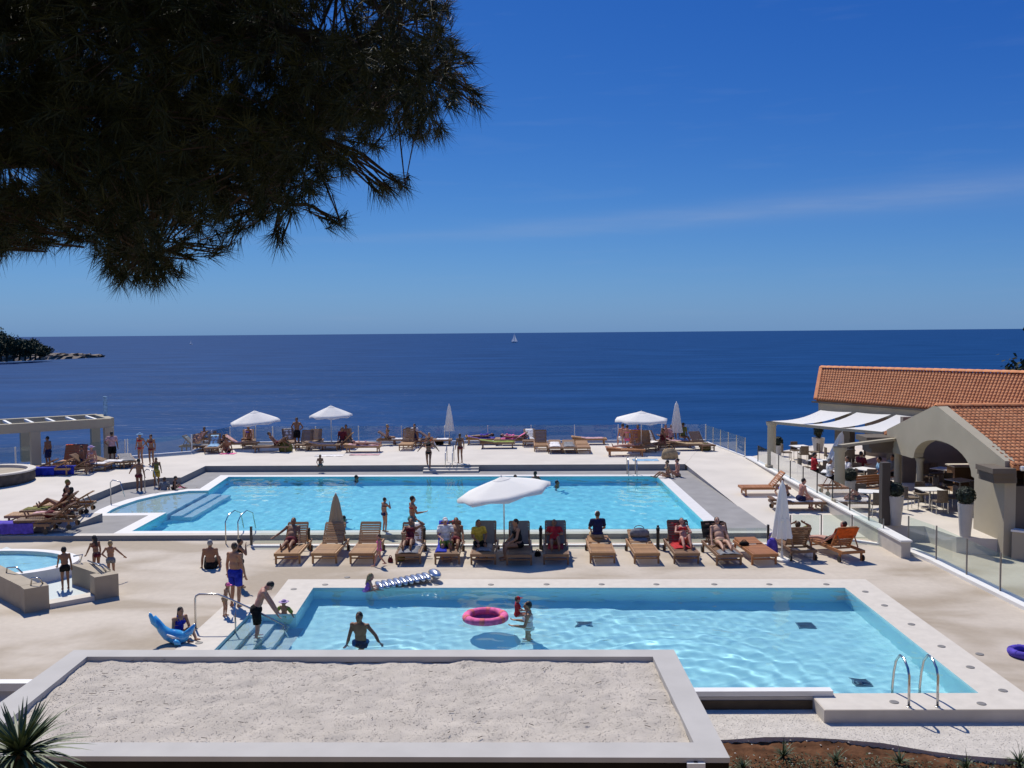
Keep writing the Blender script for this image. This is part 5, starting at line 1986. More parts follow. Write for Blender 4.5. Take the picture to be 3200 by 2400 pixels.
def table(label, loc, rz):
    t = thing('table', label, 'table', loc, rz, 'tables on the restaurant terrace')
    if not TB:
        TB['top'] = MB().box((0, 0, 0.735), (0.8, 0.8, 0.03)).mesh('table_top', M['white'])
        TB['col'] = MB().lathe([(0.035, 0.04), (0.035, 0.72)], 10).mesh('column', M['steel'])
        f = MB()
        for a in (0.78, 2.36):
            f.bar((-0.3 * math.cos(a), -0.3 * math.sin(a), 0.025), (0.3 * math.cos(a), 0.3 * math.sin(a), 0.025), 0.05, 0.04)
        TB['foot'] = f.mesh('foot', M['steel'])
    put('table_top', TB['top'], t)
    put('column', TB['col'], t)
    put('foot', TB['foot'], t)
    return t


tabs = [(2905, 1592, 'table framed by the arch, nearest the camera'), (3000, 1560, 'table framed by the arch on the right'), (2950, 1520, 'table at the back of the arch'),
        (2560, 1490, 'table by the glass wall beside the white shirt'), (2690, 1600, 'table between the middle post and dark post'), (2640, 1452, 'table under the middle shade sail'),
        (2500, 1440, 'table near the far post'), (2700, 1520, 'table behind the round bush'), (2860, 1500, 'table behind the left arch column'), (2600, 1530, 'table in front of the white shirt')]
for i, (px, py, lab) in enumerate(tabs):
    c_ = P(px, py, ZF)
    if c_.x < 12.2:
        c_.x = 12.3
    table(lab, c_, 0.3 * i)
    spots_ = (('left', (-0.72, 0), -hp), ('right', (0.72, 0), hp), ('near', (0, -0.72), 0), ('far', (0, 0.72), math.pi))
    for nm, (dx, dy), rz in spots_:
        if c_.x + dx < 11.95:
            continue
        side = {'left': 'on the pool side of', 'right': 'on the indoor side of', 'near': 'on the near side of', 'far': 'on the sea side of'}[nm]
        chair('chair ' + side + ' the ' + lab.replace('table framed by the arch, nearest the camera', 'nearest table under the arch'), (c_.x + dx + rng.uniform(-.05, .05), c_.y + dy + rng.uniform(-.05, .05), ZF), rz + rng.uniform(-.25, .25))
c_ = P(2600, 1425, ZF)
closed_parasol('closed pale parasol leaning under the shade sails', (13.4, 40.6, ZF), 2.1, 0.32, 'canvas', 0.5, lean=0.28)
# buffet counter at the back and warm panels
c_ = thing('buffet_counter', 'brown buffet counter behind the tables inside the restaurant', 'counter', (19.2, 37.2, ZF))
MB().box((0, 0, 0.5), (4.2, 0.7, 1.0)).build('body', M['brown_panel'], c_)
MB().box((0, 0, 1.03), (4.3, 0.8, 0.05)).build('top', M['coping'], c_)
p = P(2700, 1560, ZF)
c_ = thing('bench', 'brown wooden bench behind the dark post on the restaurant terrace', 'bench', (p.x + 0.4, p.y, ZF), 0.4)
MB().box((0, 0, 0.42), (1.4, 0.5, 0.07)).build('seat', M['teak_dark'], c_)
for i in range(4):
    MB().box((0, 0.24, 0.56 + i * 0.1), (1.4, 0.04, 0.08)).build('slat', M['teak_orange'], c_)
for sx in (-0.62, 0.62):
    MB().box((sx, 0, 0.19), (0.07, 0.45, 0.38)).build('leg', M['teak_dark'], c_)

# ================================================================ POOL METALWORK
t = thing('pool_ladder', 'steel pool ladder arching over the near right edge of the small pool', 'ladder', (0, 0, 0))
LB, LW = P(2840, 2211), ynear + 0.10
for X in (LB.x, P(2932, 2213).x):
    yl = LB.y
    path = [(X, yl, 0.0), (X, yl, 0.58), (X, yl + 0.07, 0.72), (X, yl + 0.25, 0.84), (X, yl + 0.44, 0.83), (X, yl + 0.62, 0.66), (X, LW - 0.06, 0.40), (X, LW, 0.1), (X, LW, -0.9)]
    o = MB().tube(path, 0.024, 8).build('rail', M['steel'], t, smooth=True)
    MB().lathe([(0.05, 0.006), (0.05, 0.02), (0.03, 0.03)], 14, (X, yl, 0)).build('flange', M['steel'], t)
for k in range(3):
    receiver(MB().box(((LB.x + P(2932, 2213).x) / 2, LW + 0.04, -0.25 - 0.28 * k), (0.5, 0.08, 0.03)).build('tread', M['steel'], t))
t = thing('pool_handrail', 'tall steel handrail leading down the steps of the small pool', 'handrail', (0, 0, 0))
h0 = P(612, 1967)
h1 = P(734, 1974, -0.1)
yh = h0.y
path = [(h0.x, yh, 0), (h0.x, yh, 0.74), (h0.x + 0.03, yh, 0.81), (h0.x + 0.10, yh, 0.85), (h0.x + 0.55, yh, 0.85), (h0.x + 0.85, yh, 0.72), (h0.x + 1.5, yh, 0.42), (h0.x + 2.1, yh, 0.10), (h0.x + 2.2, yh, -0.5)]
receiver(MB().tube(path, 0.024, 8).build('rail', M['steel'], t, smooth=True))
receiver(MB().tube([(h0.x + 0.95, yh, 0.68), (h0.x + 0.95, yh, -0.4)], 0.02, 8).build('post', M['steel'], t, smooth=True))
MB().lathe([(0.05, 0.006), (0.05, 0.02), (0.03, 0.03)], 14, (h0.x, yh, 0)).build('flange', M['steel'], t)
for i, (px, lab) in enumerate(((706, 'curved steel handrail left of the glass fence end, by the big pool'), (745, 'curved steel handrail nearest the glass fence end, by the big pool'))):
    b0 = P(px, 1700)
    MBt = MB().tube([(b0.x, b0.y, 0), (b0.x, b0.y, 0.75), (b0.x + 0.05, b0.y + 0.2, 0.95), (b0.x + 0.1, b0.y + 0.7, 1.0), (b0.x + 0.12, b0.y + 1.3, 0.8), (b0.x + 0.12, b0.y + 1.6, 0.2)], 0.02, 7)
    o = MBt.build('pool_handrail', M['steel'], smooth=True)
    tag(o, lab, 'handrail')
for i, (px, py, lab) in enumerate(((1392, 1472, 'left handrail at the terrace steps behind the big pool'), (1414, 1472, 'right handrail at the terrace steps behind the big pool'))):
    b0 = P(px, py, ZS)
    o = MB().tube([(b0.x, b0.y, 0.1), (b0.x, b0.y, 1.0), (b0.x, b0.y + 0.25, 1.08), (b0.x, b0.y + 1.0, 1.3), (b0.x, b0.y + 1.05, 0.5)], 0.022, 7).build('step_handrail', M['steel'], smooth=True)
    tag(o, lab, 'handrail')
t = thing('pool_ladder', 'pale ladder on the far side of the big pool below the wide parasol', 'ladder', (0, 0, 0))
for px in (1964, 1990):
    b0 = P(px, 1487, ZS)
    MB().tube([(b0.x, b0.y + 0.6, ZS), (b0.x, b0.y + 0.6, ZS + 0.75), (b0.x, b0.y + 0.3, ZS + 0.85), (b0.x, b0.y - 0.05, ZS + 0.6), (b0.x, b0.y - 0.1, -0.6)], 0.025, 7).build('rail', M['steel'], t, smooth=True)
for i, (px, py, lab) in enumerate(((453, 1533, 'slim handrail at the beach entry of the big pool'), (347, 1572, 'bent handrail at the lower end of the terrace steps'))):
    b0 = P(px, py, ZS)
    o = MB().tube([(b0.x, b0.y, ZS), (b0.x, b0.y, ZS + 0.85), (b0.x + 0.1, b0.y, ZS + 0.95), (b0.x + 0.5, b0.y - 0.2, ZS + 0.9), (b0.x + 0.7, b0.y - 0.3, ZS + 0.3)], 0.02, 7).build('pool_handrail', M['steel'], smooth=True)
    receiver(o)
    tag(o, lab, 'handrail')

# covers in the coping, drains on the pool floor
ORD = ['first', 'second', 'third', 'fourth', 'fifth', 'sixth', 'seventh', 'eighth', 'ninth', 'tenth']
cov = [((918, 1841), (1016, 1827), (1085, 1804), (1365, 1827), (1534, 1827), (1708, 1826), (1880, 1826), (2051, 1826), (2232, 1826), (2404, 1826)),
       ((2582, 1826), (2704, 1849), (2764, 1892), (2848, 1951), (2942, 2020), (3032, 2085), (3134, 2158)),
       ((3061, 2044),), ((3067, 2199),), ((2794, 2194),), ((887, 1884),), ((622, 2009),)]
covl = ['round cover, %s from the left, in the far coping of the small pool', 'round cover, %s from the far corner, in the right coping of the small pool',
        'dark round cover outside the right coping near the violet ring', 'round cover right of the steel pool ladder in the near coping', 'round cover left of the steel pool ladder in the near coping',
        'round cover by the left inner corner of the small pool', 'round cover on the deck beside the blue inflatable float']
for row, lab in zip(cov, covl):
    for i, (px, py) in enumerate(row):
        b0 = P(px, py, 0.006)
        t = thing('round_cover', lab % ORD[i] if '%s' in lab else lab, 'cover', b0, 0, 'round covers in the coping of the small pool')
        MB().lathe([(0.001, 0.012), (0.07, 0.012), (0.085, 0.006), (0.085, 0.0)], 18).build('lid', M['cover'], t)
for (px, py, lab) in ((1825, 1950, 'dark grate on the small pool floor right of the mother'), (2518, 1955, 'dark grate on the small pool floor near the right wall'), (2690, 2132, 'dark grate on the small pool floor by the steel ladder')):
    s_ = P(px, py, ZW2)
    dv = ray(px, py)
    hd = Vector((dv.x, dv.y, 0)).normalized()
    sinr = hd.dot(dv.normalized()) / 1.33
    b0 = s_ + hd * ((-floor_z(s_.x) + ZW2) * sinr / math.sqrt(1 - sinr ** 2))
    t = thing('floor_drain', lab, 'drain', (b0.x, b0.y, floor_z(b0.x)))
    mb = MB().box((0, 0, 0.02), (0.40, 0.40, 0.035))
    receiver(mb.build('frame', M['drain'], t))
    for i in range(5):
        receiver(MB().box((0, -0.14 + i * 0.07, 0.045), (0.34, 0.03, 0.012)).build('bar', M['black'], t))
for k, (px, py) in enumerate(((2085, 1512), (2142, 1560), (2190, 1607))):
    pass

# ================================================================ FLOATS
def ring_float(label, loc, R0, r0, cloth, cloth2):
    t = thing('swim_ring', label, 'swim ring', loc, 0.3)
    mb = MB().tube([(R0 * math.cos(a), R0 * math.sin(a), 0) for a in [2 * math.pi * i / 40 for i in range(40)]], r0, 14, closed=True)
    mb.build('ring', CL[cloth], t, smooth=True)
    for k in range(6):
        a0 = 2 * math.pi * k / 6
        MB().tube([((R0) * math.cos(a0 + 0.045 * i), (R0) * math.sin(a0 + 0.045 * i), 0.006) for i in range(6)], r0 * 1.012, 14, caps=False).build('stripe', CL[cloth2], t, smooth=True)
    sheet_mb([Vector((R0 * 0.95 * math.cos(a), R0 * 0.95 * math.sin(a), -0.05)) for a in [2 * math.pi * i / 28 for i in range(28)]]).build('floor', CL[cloth], t)
    return t


p = P(1517, 1934, ZW2)
ring_float('pink swim ring with coral stripes floating in the small pool', (p.x, p.y, 0.005), 0.47, 0.105, 'pink', 'coral')
p = P(3190, 2050, 0)
ring_float('violet swim ring lying on the deck at the right edge', (p.x + 0.08, p.y, 0.08), 0.26, 0.08, 'violet', 'violet')

silver = mat('silver_foil', (0.62, 0.64, 0.68), 0.25, 0.05, 6, metal=0.85)
a0, a1 = P(1175, 1842, ZW2), P(1318, 1818, 0.02)
t = thing('air_mattress', 'silver ribbed air mattress lying over the far edge of the small pool', 'air mattress', (a0.x, a0.y, ZW2))
d_ = Vector((a1.x - a0.x, a1.y - a0.y, 0))
L = 1.55
ang = math.atan2(d_.y, d_.x)
t.rotation_euler = (0, -0.07, ang)
for k in range(9):
    mb = MB().ell((0.10 + k * 0.17, 0, 0.09), (0.10, 0.36, 0.10), None, 12, 10)
    mb.build('rib', silver, t, smooth=True)
mb = MB().ell((1.72, 0, 0.12), (0.16, 0.36, 0.13), None, 14, 10)
mb.build('pillow', silver, t, smooth=True)

blue_v = mat('blue_vinyl', (0.03, 0.22, 0.62), 0.12, 0.35, 3.0, spec=0.7, col2=(0.10, 0.50, 0.85))
p = P(548, 2010)
t = thing('inflatable_float', 'shiny blue inflatable float with white stripe and raised tail on the deck', 'inflatable', (p.x, p.y, 0))
t.scale = (0.68, 0.68, 0.75)
body = MB().tube([(0.46, -0.02, 0.34), (0.36, 0, 0.22), (0.18, 0, 0.19), (-0.05, 0, 0.21), (-0.26, 0, 0.28), (-0.44, 0, 0.44), (-0.58, 0.02, 0.64), (-0.68, 0.02, 0.84)], [0.06, 0.15, 0.21, 0.22, 0.19, 0.15, 0.11, 0.04], 16)
body.build('body', blue_v, t, smooth=True)
MB().tube([(-0.52, -0.10, 0.50), (-0.66, -0.14, 0.70), (-0.76, -0.14, 0.92), (-0.78, -0.14, 0.98)], [0.05, 0.09, 0.06, 0.01], 12).build('tail_fin', blue_v, t, smooth=True)
MB().tube([(0.30, -0.02, 0.24), (0.50, 0.02, 0.36), (0.62, 0.05, 0.52), (0.66, 0.06, 0.58)], [0.10, 0.11, 0.05, 0.01], 12).build('fin', blue_v, t, smooth=True)
MB().tube([(0.02, -0.20, 0.16), (0.16, -0.30, 0.10), (0.30, -0.34, 0.08)], [0.06, 0.09, 0.03], 12).build('fin', blue_v, t, smooth=True)
MB().tube([(0.22, -0.19, 0.20), (0.02, -0.215, 0.24), (-0.2, -0.19, 0.32)], [0.02, 0.045, 0.02], 10).build('white_stripe', M['white'], t, smooth=True)
# dark posts of lamps behind the lounger row
for i, (px, lab) in enumerate(((965, 'short dark bollard right of the leftmost lounger'), (1326, 'short dark bollard between the fourth and fifth lounger'), (1690, 'short dark bollard right of the woman in black swimsuit'),
                               (2056, 'short dark bollard left of the red towel lounger'))):
    b0 = P(px, 1716)
    t = thing('bollard', lab, 'bollard', (b0.x, b0.y, 0), 0, 'dark bollards along the glass fence')
    MB().lathe([(0.055, 0), (0.055, 0.58), (0.05, 0.60)], 14).build('shaft', M['dark_steel'], t)
    MB().lathe([(0.06, 0.602), (0.06, 0.70), (0.001, 0.71)], 14).build('cap', M['black'], t)
# ================================================================ PEOPLE
FTL = {L['label']: L for L in FT}


def V(*a):
    return Vector(a)


def pose(kind, h=0.36, la='down', ra='down', lean=0.0, knees=0.0, head=None):
    """joints of a 1.75 m figure facing +Y, feet on z=0 (or seat at height h)"""
    J = {}
    sw, hw = 0.185, 0.095
    if kind in ('stand', 'walk', 'bend', 'wade'):
        pz = 0.93
        up = V(0, math.sin(lean), math.cos(lean))
        J['pel'] = V(0, 0, pz)
        J['kn'] = [V(-0.105, 0.03, 0.5), V(0.105, 0.02, 0.5)]
        J['an'] = [V(-0.11, -0.02, 0.08), V(0.11, -0.02, 0.08)]
        if kind == 'walk':
            J['kn'] = [V(-0.09, 0.19, 0.52), V(0.09, -0.03, 0.5)]
            J['an'] = [V(-0.09, 0.28, 0.09), V(0.09, -0.30, 0.14)]
        if kind == 'wade':
            J['kn'] = [V(-0.12, 0.2, 0.53), V(0.12, 0.02, 0.5)]
            J['an'] = [V(-0.12, 0.10, 0.1), V(0.12, -0.22, 0.1)]
        legf = [V(0, 1, 0), V(0, 1, 0)]
    elif kind == 'sit_edge':
        J['pel'] = V(0, 0, h + 0.11)
        up = V(0, math.sin(lean), math.cos(lean))
        J['kn'] = [V(-0.13, 0.44, h + 0.08), V(0.12, 0.44, h + 0.08)]
        J['an'] = [V(-0.14, 0.47, max(0.08, h - 0.34)), V(0.13, 0.42, max(0.08, h - 0.34))]
        legf = [V(0, 1, 0), V(0, 1, 0)]
    elif kind == 'sit_ground':
        J['pel'] = V(0, 0, h + 0.11)
        up = V(0, math.sin(lean), math.cos(lean))
        J['kn'] = [V(-0.17, 0.36, h + 0.30), V(0.17, 0.38, h + 0.26)]
        J['an'] = [V(-0.13, 0.62, h + 0.07), V(0.13, 0.66, h + 0.07)]
        legf = [V(0, 1, 0.2), V(0, 1, 0.2)]
    elif kind == 'recline':
        a = R(50)
        J['pel'] = V(0, 0, h + 0.12)
        up = V(0, -math.cos(a), math.sin(a))
        J['kn'] = [V(-0.11, 0.43, h + 0.14 + knees), V(0.11, 0.43, h + 0.12 + knees * 0.7)]
        J['an'] = [V(-0.12, 0.84 - knees * 0.4, h + 0.07), V(0.12, 0.85 - knees * 0.3, h + 0.07)]
        legf = [V(0, 0.35, 1), V(0, 0.35, 1)]
    else:   # lie
        J['pel'] = V(0, 0, h + 0.12)
        up = V(0, -1, 0.08)
        J['kn'] = [V(-0.1, 0.43, h + 0.12), V(0.1, 0.43, h + 0.12)]
        J['an'] = [V(-0.1, 0.85, h + 0.07), V(0.1, 0.85, h + 0.07)]
        legf = [V(0, 0.3, 1), V(0, 0.3, 1)]
    up.normalize()
    right = V(1, 0, 0)
    fwd = up.cross(right)
    J['up'], J['fwd'], J['right'] = up, fwd, right
    J['chest'] = J['pel'] + up * 0.37
    J['neck'] = J['pel'] + up * 0.55
    hd = head or ((up + V(0, 0, 0.6)) if kind not in ('lie',) else up)
    hd = hd.normalized()
    J['head'] = J['neck'] + hd * 0.125 + fwd * 0.02
    J['hup'] = hd
    J['sh'] = [J['pel'] + up * 0.475 - right * sw, J['pel'] + up * 0.475 + right * sw]
    J['hip'] = [J['pel'] - right * hw - up * 0.03, J['pel'] + right * hw - up * 0.03]
    J['legf'] = legf
    J['el'], J['wr'] = [], []
    for i, (arm, s) in enumerate(((la, -1), (ra, 1))):
        sh = J['sh'][i]
        r_ = right * s
        d = -V(0, 0, 1) if kind in ('stand', 'walk', 'bend', 'wade') else -up
        T = {'down': (d * 0.28 + r_ * 0.06, d * 0.255 + r_ * 0.03 + fwd * 0.05),
             'swing': (d * 0.27 + r_ * 0.05 + fwd * 0.10, d * 0.22 + fwd * 0.14),
             'out': (d * 0.20 + r_ * 0.20, d * 0.18 + r_ * 0.15 + fwd * 0.08),
             'hip': (d * 0.23 + r_ * 0.16 - fwd * 0.05, d * 0.17 - r_ * 0.17 + fwd * 0.05),
             'phone': (d * 0.20 + r_ * 0.12 + fwd * 0.14, -d * 0.24 - r_ * 0.10 + fwd * 0.02),
             'up': (-d * 0.10 + r_ * 0.24 + fwd * 0.05, -d * 0.16 - r_ * 0.22),
             'hold': (d * 0.26 + r_ * 0.05 + fwd * 0.08, fwd * 0.25 - d * 0.02),
             'lap': (d * 0.25 + r_ * 0.07 + fwd * 0.10, d * 0.10 + fwd * 0.20 - r_ * 0.10),
             'reach': (d * 0.22 + fwd * 0.18, d * 0.20 + fwd * 0.16),
             'prop': (d * 0.24 + r_ * 0.16 - fwd * 0.10, d * 0.24 + r_ * 0.10 - fwd * 0.05)}[arm]
        J['el'].append(sh + T[0])
        J['wr'].append(sh + T[0] + T[1])
    return J


def frame(x, y, z):
    return Matrix((x, y, z)).transposed()


def body_mb(J, fem=False, kid=False, fingers=True, big=0.0):
    mb = MB()
    up, fw, rt = J['up'], J['fwd'], J['right']
    rot = frame(rt, fw, up)
    k = 1 + big
    pel, ch = J['pel'], J['chest']
    waist = pel.lerp(ch, 0.5)
    mb.ell(pel + up * 0.015, ((0.172 if fem else 0.16) * k, 0.118 * k, 0.135), rot)
    mb.ell(waist, ((0.128 if fem else 0.142) * k, 0.098 * (1 + 1.8 * big), 0.18), rot)
    mb.ell(ch, ((0.145 if fem else 0.168), 0.105, 0.185), rot)
    mb.ell(ch + up * 0.10, ((0.15 if fem else 0.18), 0.085, 0.09), rot)
    if fem:
        for s in (-1, 1):
            mb.ell(ch + fw * 0.085 + rt * 0.07 * s + up * 0.01, (0.062, 0.058, 0.06), rot)
    for s in (-1, 1):
        mb.ell(pel - fw * 0.06 + rt * 0.075 * s - up * 0.03, (0.085, 0.085, 0.09), rot)
    n = J['neck']
    mb.cap(n - up * 0.07, n + J['hup'] * 0.06, 0.058, 0.052)
    for i in (0, 1):
        sh, el, wr = J['sh'][i], J['el'][i], J['wr'][i]
        mb.ell(sh, (0.062, 0.062, 0.062))
        mb.cap(sh, el, 0.05, 0.04)
        mb.cap(el, el.lerp(wr, 0.35), 0.041, 0.041)
        mb.cap(el.lerp(wr, 0.3), wr, 0.041, 0.027)
        d = (wr - el).normalized()
        palm = wr + d * 0.05
        side = d.cross(fw)
        if side.length < 0.2:
            side = d.cross(up)
        side.normalize()
        nrm = side.cross(d)
        mb.ell(palm, (0.040, 0.020, 0.055), frame(side, nrm, d), 10, 7)
        if fingers:
            for f, (o, ln) in enumerate(((-0.029, 0.066), (-0.010, 0.078), (0.010, 0.074), (0.029, 0.058))):
                b = palm + d * 0.042 + side * o
                m_ = b + d * ln * 0.55 + nrm * 0.008
                mb.cap(b, m_, 0.0115, 0.0105, 6)
                mb.cap(m_, m_ + d * ln * 0.42 + nrm * 0.022, 0.0105, 0.0095, 6)
            th_ = palm - d * 0.018 + side * (-0.034)
            mb.cap(th_, th_ - side * 0.03 + d * 0.030, 0.013, 0.012, 6)
            mb.cap(th_ - side * 0.03 + d * 0.030, th_ - side * 0.034 + d * 0.062 + nrm * 0.012, 0.012, 0.010, 6)
        hip, kn, an = J['hip'][i], J['kn'][i], J['an'][i]
        mb.cap(hip, kn, 0.088 if fem else 0.084, 0.054)
        mb.cap(kn, kn.lerp(an, 0.3), 0.053, 0.056)
        mb.cap(kn.lerp(an, 0.28), an, 0.056, 0.036)
        ff = J['legf'][i].normalized()
        sd = (an - kn).normalized()
        heel = an + sd * 0.035 - ff * 0.035
        toe = an + sd * 0.05 + ff * 0.16
        mb.cap(heel, an, 0.036, 0.038)
        mb.cap(heel, toe, 0.034, 0.026)
    hc = J['head']
    hu = J['hup']
    hr_ = rt
    hf = hu.cross(hr_).normalized()
    if hf.dot(fw) < 0:
        hf = -hf
    hrot = frame(hr_, hf, hu)
    q = 1.25 if kid else 1.0
    mb.ell(hc, (0.076 * q, 0.094 * q, 0.113 * q), hrot)
    mb.ell(hc - hu * 0.06 * q + hf * 0.035 * q, (0.052 * q, 0.055 * q, 0.058 * q), hrot)
    mb.cap(hc + hf * 0.088 * q + hu * 0.012, hc + hf * 0.112 * q - hu * 0.022, 0.010, 0.015, 6)
    for s in (-1, 1):
        mb.ell(hc + hr_ * s * 0.078 * q - hf * 0.005, (0.012, 0.024, 0.034), hrot, 8, 6)
    J['hrot'], J['hf'], J['q'] = hrot, hf, q
    return mb


def clothes_mb(J, kind, big=0.0):
    mb = MB()
    up, fw, rt = J['up'], J['fwd'], J['right']
    rot = frame(rt, fw, up)
    pel, ch = J['pel'], J['chest']
    k = 1 + big
    if kind in ('shorts', 'trunks', 'brief', 'bikini', 'suit'):
        for s in (-1, 1):
            mb.ell(pel - fw * 0.06 + rt * 0.075 * s - up * 0.03, (0.093, 0.093, 0.096), rot)
    if kind in ('shorts', 'trunks'):
        mb.ell(pel + up * 0.0, (0.186 * k, 0.148 * k, 0.13), rot, 18, 10)
        for i in (0, 1):
            e = J['hip'][i].lerp(J['kn'][i], 0.80 if kind == 'shorts' else 0.35)
            mb.tube([J['hip'][i] + (J['hip'][i] - e).normalized() * 0.03, J['hip'][i].lerp(e, 0.5), e], [0.112, 0.106, 0.100], 14)
    elif kind in ('brief', 'bikini'):
        mb.ell(pel - up * 0.035, (0.180 * k, 0.142 * k, 0.082), rot, 18, 9)
    elif kind == 'bikini_top':
        if True:
            mb.ell(ch + up * 0.005 + fw * 0.012, (0.156, 0.134, 0.05), rot, 18, 8)
            for s in (-1, 1):
                mb.ell(ch + fw * 0.095 + rt * 0.07 * s + up * 0.005, (0.064, 0.057, 0.06), rot)
    elif kind == 'suit':
        mb.ell(pel - up * 0.01, (0.186 * k, 0.146 * k, 0.125), rot, 18, 10)
        mb.ell(pel.lerp(ch, 0.5), (0.146 * k, 0.112 * (1 + 1.8 * big), 0.20), rot, 18, 10)
        mb.ell(ch, (0.160, 0.122, 0.12), rot, 18, 10)
        for s in (-1, 1):
            mb.ell(ch + fw * 0.09 + rt * 0.07 * s, (0.068, 0.064, 0.066), rot)
            mb.tube([ch + fw * 0.10 + rt * 0.08 * s + up * 0.06, ch + rt * 0.085 * s + up * 0.19, ch - fw * 0.10 + rt * 0.06 * s + up * 0.05], 0.014, 6)
    elif kind == 'shirt':
        mb.ell(pel + up * 0.05, (0.182 * k, 0.142 * k, 0.11), rot, 18, 10)
        mb.ell(pel.lerp(ch, 0.5), (0.160 * k, 0.122 * k, 0.2), rot, 18, 10)
        mb.ell(ch, (0.186, 0.126, 0.19), rot, 18, 10)
        mb.cap(J['sh'][0], J['sh'][1], 0.078, 0.078, 12)
        for i in (0, 1):
            mb.tube([J['sh'][i], J['sh'][i].lerp(J['el'][i], 0.7)], [0.072, 0.066], 12)
    elif kind == 'arm_floats':
        for i in (0, 1):
            a, b = J['sh'][i].lerp(J['el'][i], 0.3), J['sh'][i].lerp(J['el'][i], 0.95)
            mb.cap(a, b, 0.09, 0.09, 12)
    return mb


def hair_mb(J, kind):
    mb = MB()
    q, hrot, hf = J['q'], J['hrot'], J['hf']
    hc, hu, rt = J['head'], J['hup'], J['right']
    if kind in ('short', 'long', 'bun', 'tail'):
        mb.ell(hc + hu * 0.024 * q - hf * 0.020 * q, (0.083 * q, 0.092 * q, 0.104 * q), hrot)
        if kind == 'long':
            mb.cap(hc - hf * 0.06 * q, J['neck'] - J['fwd'] * 0.085 - J['up'] * 0.05, 0.075 * q, 0.06)
            mb.cap(J['neck'] - J['fwd'] * 0.085 - J['up'] * 0.05, J['neck'] - J['fwd'] * 0.105 - J['up'] * 0.2, 0.062, 0.035)
        if kind == 'bun':
            mb.ell(hc + hu * 0.08 * q - hf * 0.075 * q, (0.045, 0.045, 0.045))
        if kind == 'tail':
            mb.cap(hc - hf * 0.1 * q + hu * 0.03, J['neck'] - J['fwd'] * 0.11 - J['up'] * 0.06, 0.034, 0.02)
    elif kind == 'cap':
        mb.ell(hc + hu * 0.038 * q, (0.088 * q, 0.103 * q, 0.088 * q), hrot)
        p = hc + hu * 0.05 * q + hf * 0.12 * q
        mb.ell(p, (0.062 * q, 0.070 * q, 0.012), hrot)
    elif kind == 'hat':
        mb.ell(hc + hu * 0.055 * q, (0.092 * q, 0.108 * q, 0.082 * q), hrot)
        mb.ell(hc + hu * 0.045 * q, (0.19 * q, 0.2 * q, 0.014), hrot, 20, 6)
    return mb


BODIES = {}
PEOPLE = []


def person(label, loc, rz, height, kind, skin='tan', clothes=(), hair=('short', 'dark'), near=False, fem=False, kid=False, wet=False, big=0.0, z0=None, **kw):
    key = (kind, fem, kid, near, big, tuple(sorted((k, str(v)) for k, v in kw.items())))
    if key not in BODIES:
        J = pose(kind, **kw)
        BODIES[key] = [J, body_mb(J, fem, kid, near, big), None]
    PEOPLE.append((label, Vector(loc), rz, height, key, skin, clothes, hair, near, wet, big))


def seat(px, py, z):
    return P(px, py, z)


# --- on the lower deck and in the small pool (near figures)
s1 = 1.75
person('man in blue shorts standing with his back turned near the small pool steps', P(737, 1896), R(-20), 1.70, 'stand', 'tan', (('shorts', 'blue'),), ('short', 'brown'), True, big=0.14)
person('dark haired woman with hand at her face standing behind the blue shorts man', P(752, 1836), R(-60), 1.40, 'stand', 'dark', (('suit', 'black'),), ('short', 'dark'), True, fem=True, ra='phone')
person('toddler in pink sun cap standing beside the blue shorts man', P(704, 1925), R(-100), 0.86, 'stand', 'tan', (('trunks', 'tan'),), ('cap', 'pink'), True, kid=True, lean=0.25)
person('shirtless man in black shorts sitting on the open deck with back turned', P(658, 1776), R(5), 1.68, 'sit_ground', 'dark', (('shorts', 'black'),), ('short', 'grey'), True, h=0.0)
person('man in black shorts bending forward on the small pool steps', P(804, 2018, -0.35) + V(0, 0.0, 0), R(-75), 1.66, 'bend', 'pink', (('shorts', 'black'),), ('short', 'dark'), True, wet=True, lean=0.38, la='reach', ra='reach', head=V(0, 0.9, 0.45))
person('child with sun hat and green arm floats standing in the pool beside the bending man', P(890, 1990, -0.6), R(160), 0.95, 'stand', 'tan', (('arm_floats', 'green'), ('trunks', 'green')), ('hat', 'lilac'), True, kid=True, wet=True, la='out', ra='out')
person('girl with dark hair sitting beside the blue inflatable float', P(557, 1992), R(-125), 1.45, 'sit_ground', 'tan', (('suit', 'blue'),), ('tail', 'dark'), True, fem=True, kid=False, h=0.0, lean=0.2, la='lap', ra='lap')
wp = P(1128, 1996, ZW2)
person('man wading towards the camera in the small pool with arms out', (wp.x, wp.y, -1.12), R(165), 1.76, 'wade', 'dark', (('shorts', 'navy'),), ('short', 'dark'), True, wet=True, la='out', ra='swing', lean=0.1)
wp = P(1652, 1955, ZW2)
person('woman standing in the small pool holding a small child in red', (wp.x, wp.y, -1.10), R(85), 1.68, 'stand', 'tan', (('suit', 'white'),), ('short', 'dark'), True, fem=True, wet=True, la='hold', ra='hold')
person('small child in red suit held by the woman in the small pool', (wp.x - 0.27, wp.y + 0.02, -0.12), R(-80), 0.92, 'sit_edge', 'pink', (('suit', 'red'), ('shirt', 'red')), ('cap', 'red'), True, kid=True, h=0.30, la='lap', ra='hold')
ap = P(1150, 1843, ZW2)
person('blond girl in purple swimsuit leaning on the silver air mattress', (ap.x - 0.05, ap.y - 0.02, -0.20), R(-70), 1.2, 'sit_ground', 'pink', (('suit', 'purple'),), ('long', 'blond'), True, fem=True, kid=True, h=0.0, lean=0.3, la='reach', ra='reach', wet=True)
